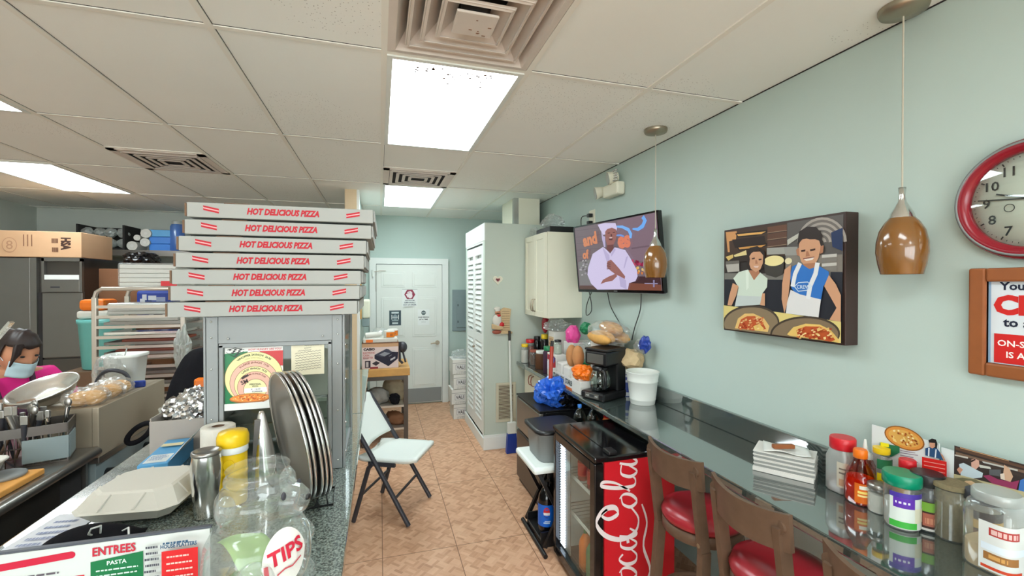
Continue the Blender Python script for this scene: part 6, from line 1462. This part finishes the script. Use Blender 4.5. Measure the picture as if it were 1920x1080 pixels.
# kitchen refrigerator
t = thing('kitchen_fridge','tall stainless two section refrigerator at the far left','fridge',(-2.76,5.30,0))
MB('steel_dark').box(-1.32,0,.03,.75,.12,1.955,.004).build('body',t)
MB('fridge_steel').box(-1.32,-.40,.0,.028,.14,1.95,.004).build('left_door',t); m = MB('fridge_steel').box(-.395,-.345,-.01,.028,.14,1.95); m.use('dark_void').box(-.345,-.315,.01,.03,.14,1.62); m.build('centre_post',t)
m = MB('fridge_steel').box(-.31,-.0,.0,.028,1.0,1.62,.004); m.build('upper_door',t); MB('steel_dark').box(-.31,0,.0,.028,.14,.985,.004).build('lower_door',t)
m = MB('fridge_steel').box(-.31,-.29,-.006,.03,1.625,1.95).box(-.018,0,-.006,.03,1.625,1.95).box(-.31,0,-.006,.03,1.92,1.955).box(-.29,-.018,-.01,.03,1.625,1.745,.003); m.use('sign_white').box(-.285,-.02,-.012,-.004,1.745,1.79); m.use('charcoal').box(-.24,-.17,-.012,-.01,1.665,1.68); m.build('top_panel',t)
for x in (-1.25,-.08): MB('black_plastic').cyl((x,.1,0),(x,.1,.12),.03,n=14).build('foot',t)
t = thing('carton','long light brown carton lying on the tall refrigerator','carton',(-3.36,5.55,1.957))
m = MB('card_brown').box(-.60,.60,-.26,.26,0,.245,.004); A = Art(m, lambda u,v,l:(-.60+u,-.2605-l,v),'paper')
A.text('HSA',1.08,.13,.08,(70,48,40),w=.12,bold=.06,rot=-PI/2); A.lines(.97,1.03,.03,.2,2,(120,84,64),.5,3)
for k in range(3): A.rect(.76+k*.03,.10,.768+k*.03,.21,(140,100,78))
A.ell((.66,.11),(.055,.07),(176,134,104)); A.ell((.66,.11),(.050,.064),(204,164,128)); A.text('8',.66,.11,.08,(176,134,104)); m.build('box_body',t); MB('card_dark').box(-.60,.60,-.02,.02,.2455,.247).build('tape_seam',t)
# wall shelf with stores
t = thing('wall_shelf','long grey shelf under the ceiling on the rear kitchen wall','shelf',(-2.80,6.68,2.10)); MB('wall_grey').box(-.75,.70,-.30,.315,-.05,0,.004).build('board',t); MB('steel').box(-.75,.70,-.31,-.302,-.06,.01).build('edge',t)
for x in (-.6,.5): m = MB('steel_dark').bar((x,.28,-.35),(x,-.2,-.06),.02,.02).box(x-.01,x+.01,.295,.315,-.40,-.051); m.build('bracket',t)
SHZ = 2.1105
t = thing('crate','dark crate of clear bagged cups at the left end of the high shelf','crate',(-3.16,6.62,SHZ)); m = MB('dark_void').box(-.25,.22,-.18,.2,0,.02).box(-.25,-.23,-.18,.2,.02,.30).box(.20,.22,-.18,.2,.02,.30).box(-.25,.22,.18,.2,.02,.30); m.build('crate_body',t)
for k in range(8): one('cup_bag', MB('frost').blob((0,0,.0),(.06,.055,.055),60+k,.25,2.6,3,False), 'clear bag of cups in the dark crate on the high shelf', 'bag', (-3.34+(k%4)*.115,6.52+.02*(k%2),SHZ+.085+.125*(k//4)), k, 'bagged cups on the shelf')
for k,(x,z) in enumerate(((0,0),(.13,.05),(.14,.155),(.05,.12))):
    r = (.055,.05,.055,.035)[k]; t = thing('paper_roll',('white paper roll end lowest left in the group on the high shelf','white paper roll end at the middle right of the group on the high shelf','topmost white paper roll end on the high shelf','smallest white paper roll end on the high shelf')[k],'paper roll',(-2.87+x,6.45,SHZ+z+r),0,'paper rolls on the high shelf')
    MB('towel').cyl((0,0,0),(0,.25,0),r,n=28).build('roll',t); MB('card_white').cyl((0,-.002,0),(0,.0,0),r*.35,n=16).build('core',t)
for k in range(3): one('blue_case', MB('skyblue' if k==2 else 'blue').box(-.13,.14,-.12,.15,0,.085,.006), ('lowest blue package on the high shelf','middle blue package on the high shelf','top blue package on the high shelf')[k], 'package', (-2.58,6.60,SHZ+.0005+k*.088), 0, 'blue packages on the high shelf')
t = thing('water_bottle','tall clear blue bottle standing right of the blue packages','bottle',(-2.40,6.45,SHZ)); MB('bluefilm').lathe([(.07,.001),(.075,.01),(.075,.30),(.06,.33)],n=28).build('body',t); MB('frost').lathe([(.06,.33),(.06,.36),(.055,.37)],n=28).build('lid',t)
one('plastic_bag', MB('bluefilm').blob((0,0,.08),(.10,.10,.08),71,.35,2.4,4,False,0), 'blue bag beside the tall clear blue bottle on the high shelf', 'bag', (-2.24,6.50,SHZ))
t = thing('paper_roll','white roll lying slanted at the right end of the high shelf','paper roll',(-2.16,6.52,SHZ+.19)); MB('towel').cyl((-.09,-.05,.0),(.10,.05,.09),.06,n=28).build('roll',t); MB('card_edge').cyl((-.093,-.0515,-.001),(-.0905,-.0503,0),.022,n=16).build('core',t)
one('carton', MB('card_dark').box(-.14,.14,-.1,.2,0,.30,.004), 'brown carton at the right end of the high shelf', 'carton', (-2.02-.09,6.68,SHZ)) if False else None
# brown dark post under the ceiling at the shelf's right end left out; steel shelving uprights behind the case
# blade sharpener / long steel utensil over the person's head
t = thing('pizza_peel','long steel handled peel leaning up at the left frame edge','peel',(-1.87,2.32,TZ+.0005)) 
MB('steel_bright').bar((.03,.035,.03),(.47,-.07,.57),.018,.010).build('handle',t); MB('foam').box(-.04,.06,-.04,.06,.001,.14,.01).build('holder',t)

# ================================================================== BACK HALL: WORK TABLE, CARTONS, CHAIR
t = thing('work_table','small wood topped work table by the back door','table',(.05,5.10,0))
MB('pine').box(-.24,.255,-.30,.32,.735,.815,.006).build('tabletop',t)
for x in (-.21,.215):
    for y in (-.255,.28): MB('steel_dark').box(x-.022,x+.022,y-.022,y+.022,0,.734).build('leg',t)
for y in (-.255,.28): MB('steel_dark').box(-.188,.193,y-.015,y+.015,.69,.734).build('apron',t)
for z in (.16,.40): MB('alu_rack').box(-.188,.193,-.275,.30,z,z+.02).build('shelf',t)
t = thing('register_carton','cash register carton with black lettering on the work table','carton',(.025,5.0,.816))
m = MB('card_brown').box(-.205,.165,-.155,.20,0,.262,.003); m.use('paper',(226,208,204)).box(-.204,.163,-.1565,-.1555,.002,.225); A = Art(m, lambda u,v,l:(-.204+u,-.1570-l,v),'paper')
A.text('CASIO',.072,.205,.026,(24,24,28),w=.115,bold=.06); 
for k,s_ in enumerate(('ELECTRONIC','CASH','REGISTER')): A.text(s_,.012,.168-k*.026,.020,(196,120,118),w=(.12,.06,.10)[k],bold=.03,center=False)
A.rect(.012,.105,.06,.111,(120,90,90)); A.rect(.03,.012,.085,.085,(60,50,60)); A.rect(.04,.02,.065,.075,(200,190,190)); A.rect(.08,.0,.16,.02,(150,60,66))
A.poly([(.125,.145),(.245,.205),(.365,.165),(.36,.095),(.265,.02),(.125,.105)],(44,44,60)); A.poly([(.125,.145),(.245,.205),(.33,.178),(.20,.118)],(70,72,88)); A.poly([(.17,.145),(.225,.172),(.285,.155),(.225,.125)],(150,154,164)); A.poly([(.27,.195),(.33,.185),(.355,.165),(.30,.172)],(206,200,200)); A.poly([(.285,.075),(.335,.10),(.335,.12),(.285,.095)],(186,188,194)); A.poly([(.27,.12),(.30,.135),(.30,.142),(.27,.127)],(130,132,140)); A.poly([(.10,.055),(.14,.08),(.18,.06),(.14,.03)],(60,52,60))
m.build('box_body',t); MB('card_dark').box(-.206,.166,-.157,.2,.2622,.266).build('top_seam',t)
t = thing('foam_tray','white packing tray lying on the register carton','tray',(.02,5.02,1.083)); MB('foam').box(-.19,.16,-.15,.15,0,.045,.008).build('body',t); MB('orange').box(-.16,-.09,-.152,-.148,.005,.035).build('print',t)
for k,(x,y,z) in enumerate(((.095,4.93,1.1285),(.135,5.06,1.1285))):
    t = thing('tape_roll',('orange and white round tub nearer the viewer on the packing tray','orange and white round tub farther back on the packing tray')[k],'tub',(x,y,z),0,'orange and white tubs'); MB('foam').lathe([(.055,.001),(.057,.004),(.057,.072),(.05,.078),(.0,.078)],n=32).build('body',t); wrap(t,.0572,.008,.062,-30,80,lambda A:A.rect(.35,.3,.6,.6,(200,110,60)),(240,130,30))
for k in range(2): one('cup_sleeve', MB('foam').cyl((-.09,0,.025),(.08,.03,.035),.024,.022,n=20), ('lower white cup sleeve on the packing tray','upper white cup sleeve on the packing tray')[k], 'cup sleeve', (-.06,4.93+.09*k,1.1285+.0*k), .15)
one('plastic_bag', MB('film').blob((0,0,.04),(.08,.08,.05),81,.35,2.4,3,False,0), 'white and blue plastic bag behind the tubs on the packing tray', 'bag', (.0,5.10,1.1285))
t = thing('cap','dark blue cap hanging at the right side of the register carton','cap',(.235,4.93,.98)); MB('charcoal').sph((.0,0,.04),(.05,.06,.06),20,12).build('crown',t); m = MB('charcoal').tube([(-.03,-.02,.10),(-.035,-.03,.0),(-.03,-.03,-.10),(.0,-.03,-.13)],.014,8).tube([(.0,-.03,.0),(.02,-.03,-.08),(.03,-.03,-.12)],.010,8); m.build('straps',t)
for k,(x,y,z,r,c) in enumerate(((-.03,5.0,.421,(.12,.13,.085),'cloth_grey'),(.155,5.10,.421,(.07,.14,.14),'cloth_tan'),(.15,4.90,.421,(.06,.05,.06),'black_cloth'),(-.03,4.98,.181,(.12,.12,.065),'cloth_grey'),(.165,4.98,.181,(.07,.12,.075),'card_dark'))):
    one('cloth_bundle', MB(c).blob((0,0,r[2]*.8),r,90+k,.28,2.3,4,True,0), ('grey cloth bundle on the upper shelf of the work table','tan cloth bundle hanging over the right end of the upper table shelf','black cloth in front of the tan bundle on the table shelf','grey bundle on the lower shelf of the work table','brown bundle on the lower shelf of the work table')[k], 'cloth', (x,y,z), k)
t = thing('dispenser','small white dispenser on the partition wall behind the serving counter','dispenser',(-.209,5.55,1.20)); MB('cream').box(.011,.10,-.10,.10,.10,.32,.02).build('body',t); MB('elec_grey').box(.011,.09,-.09,.09,0,.10,.01).build('tray',t)
one('wall_strip', MB('pine').box(.0,.02,-.02,.02,0,.62,.003), 'olive wooden strip on the partition wall above the dispenser', 'strip', (-.2085,5.1,1.32))
# cartons behind the closet
lc = ['lowest white carton behind the closet corner','second white carton from the floor behind the closet corner','third white carton from the floor behind the closet corner','fourth white carton from the floor behind the closet corner']
t = thing('produce_carton',lc[0],'carton',(.885,5.52,0),0,'white cartons by the back wall')
m = MB('card_white').box(0,.34,0,.30,.001,.185,.003); A = Art(m, lambda u,v,l:(u,-.0005-l,v),'paper'); A.rect(.04,.055,.16,.125,(120,120,124)); A.rect(.044,.059,.156,.121,(226,226,224)); A.text('VALI',.10,.09,.045,(50,50,56),w=.095,bold=.02); A.rect(0,.14,.34,.146,(160,160,160)); A.lines(.03,.3,.01,.04,2,(150,150,150),.3,2); m.build('box_body',t)
m = MB('card_white'); m.use('paper',(196,198,196)).box(.0,.34,.13,.17,.1852,.187); m.build('tape',t)
for k in range(3): dup(t,(.885+.012*((k*2)%3-1)*1.0-.012,5.52,.1885*(k+1)),.0,lc[k+1])
one('plastic_bag', MB('film').blob((0,0,.04),(.15,.13,.06),61,.35,2.4,4,False,0), 'crumpled clear bag on the white cartons behind the closet', 'bag', (1.04,5.66,.7565))
one('foam_board', MB('foam').box(-.15,.16,-.10,.12,0,.10,.01), 'white foam block behind the clear bag on the white cartons', 'block', (1.03,5.70,.835)) if False else None

# folding chair
t = thing('folding_chair','white plastic folding chair with charcoal legs in the aisle','chair',(.10,3.44,0),-.455)
m = MB('seat_plastic'); N1 = 14
def seat_z(u,v): return .452-.012*math.sin(PI*u)*math.sin(PI*v)+.006*(u>.9)
def seat_p(u,v):
    x = -.19+.44*u; hw = .205*(1-.12*max(0,(u-.75)/.25)**2)*(1-.10*max(0,(.2-u)/.2)**2); xx = x+(.045*(1-abs(v-.5)*2)**1.0 if u < .02 else 0); return (xx, -hw+2*hw*v, seat_z(u,v))
m.grid(seat_p,18,14); m.build('seat',t,solid=.03)
for s in (-1,1):
    MB('charcoal').tube([(.205,.215*s,.012),(-.045,.208*s,.43),(-.30,.195*s,.83)],.0165,10).build('front_leg',t)
    MB('charcoal').tube([(-.205,.225*s,.012),(-.09,.222*s,.40),(-.06,.222*s,.435)],.0165,10).build('rear_leg',t)
    MB('charcoal').bar((-.10,.20*s,.425),(.10,.20*s,.425),.022,.03).build('side_rail',t)
MB('charcoal').cyl((-.15,-.22,.20),(-.15,.22,.20),.010,n=10).build('stretcher',t); MB('charcoal').cyl((.10,-.21,.19),(.10,.21,.19),.010,n=10).build('stretcher',t)
m = MB('seat_plastic'); m.grid(lambda u,v: (-.12-.185*v+.03*(1-(2*u-1)**2)*-1+.006, (-.205+.41*u)*(1-.10*max(0,(v-.7)/.3)**2), .53+.30*v+(.03*(1-(2*u-1)**2) if v>.98 else 0)),16,12); m.build('back_rest',t,solid=.022)
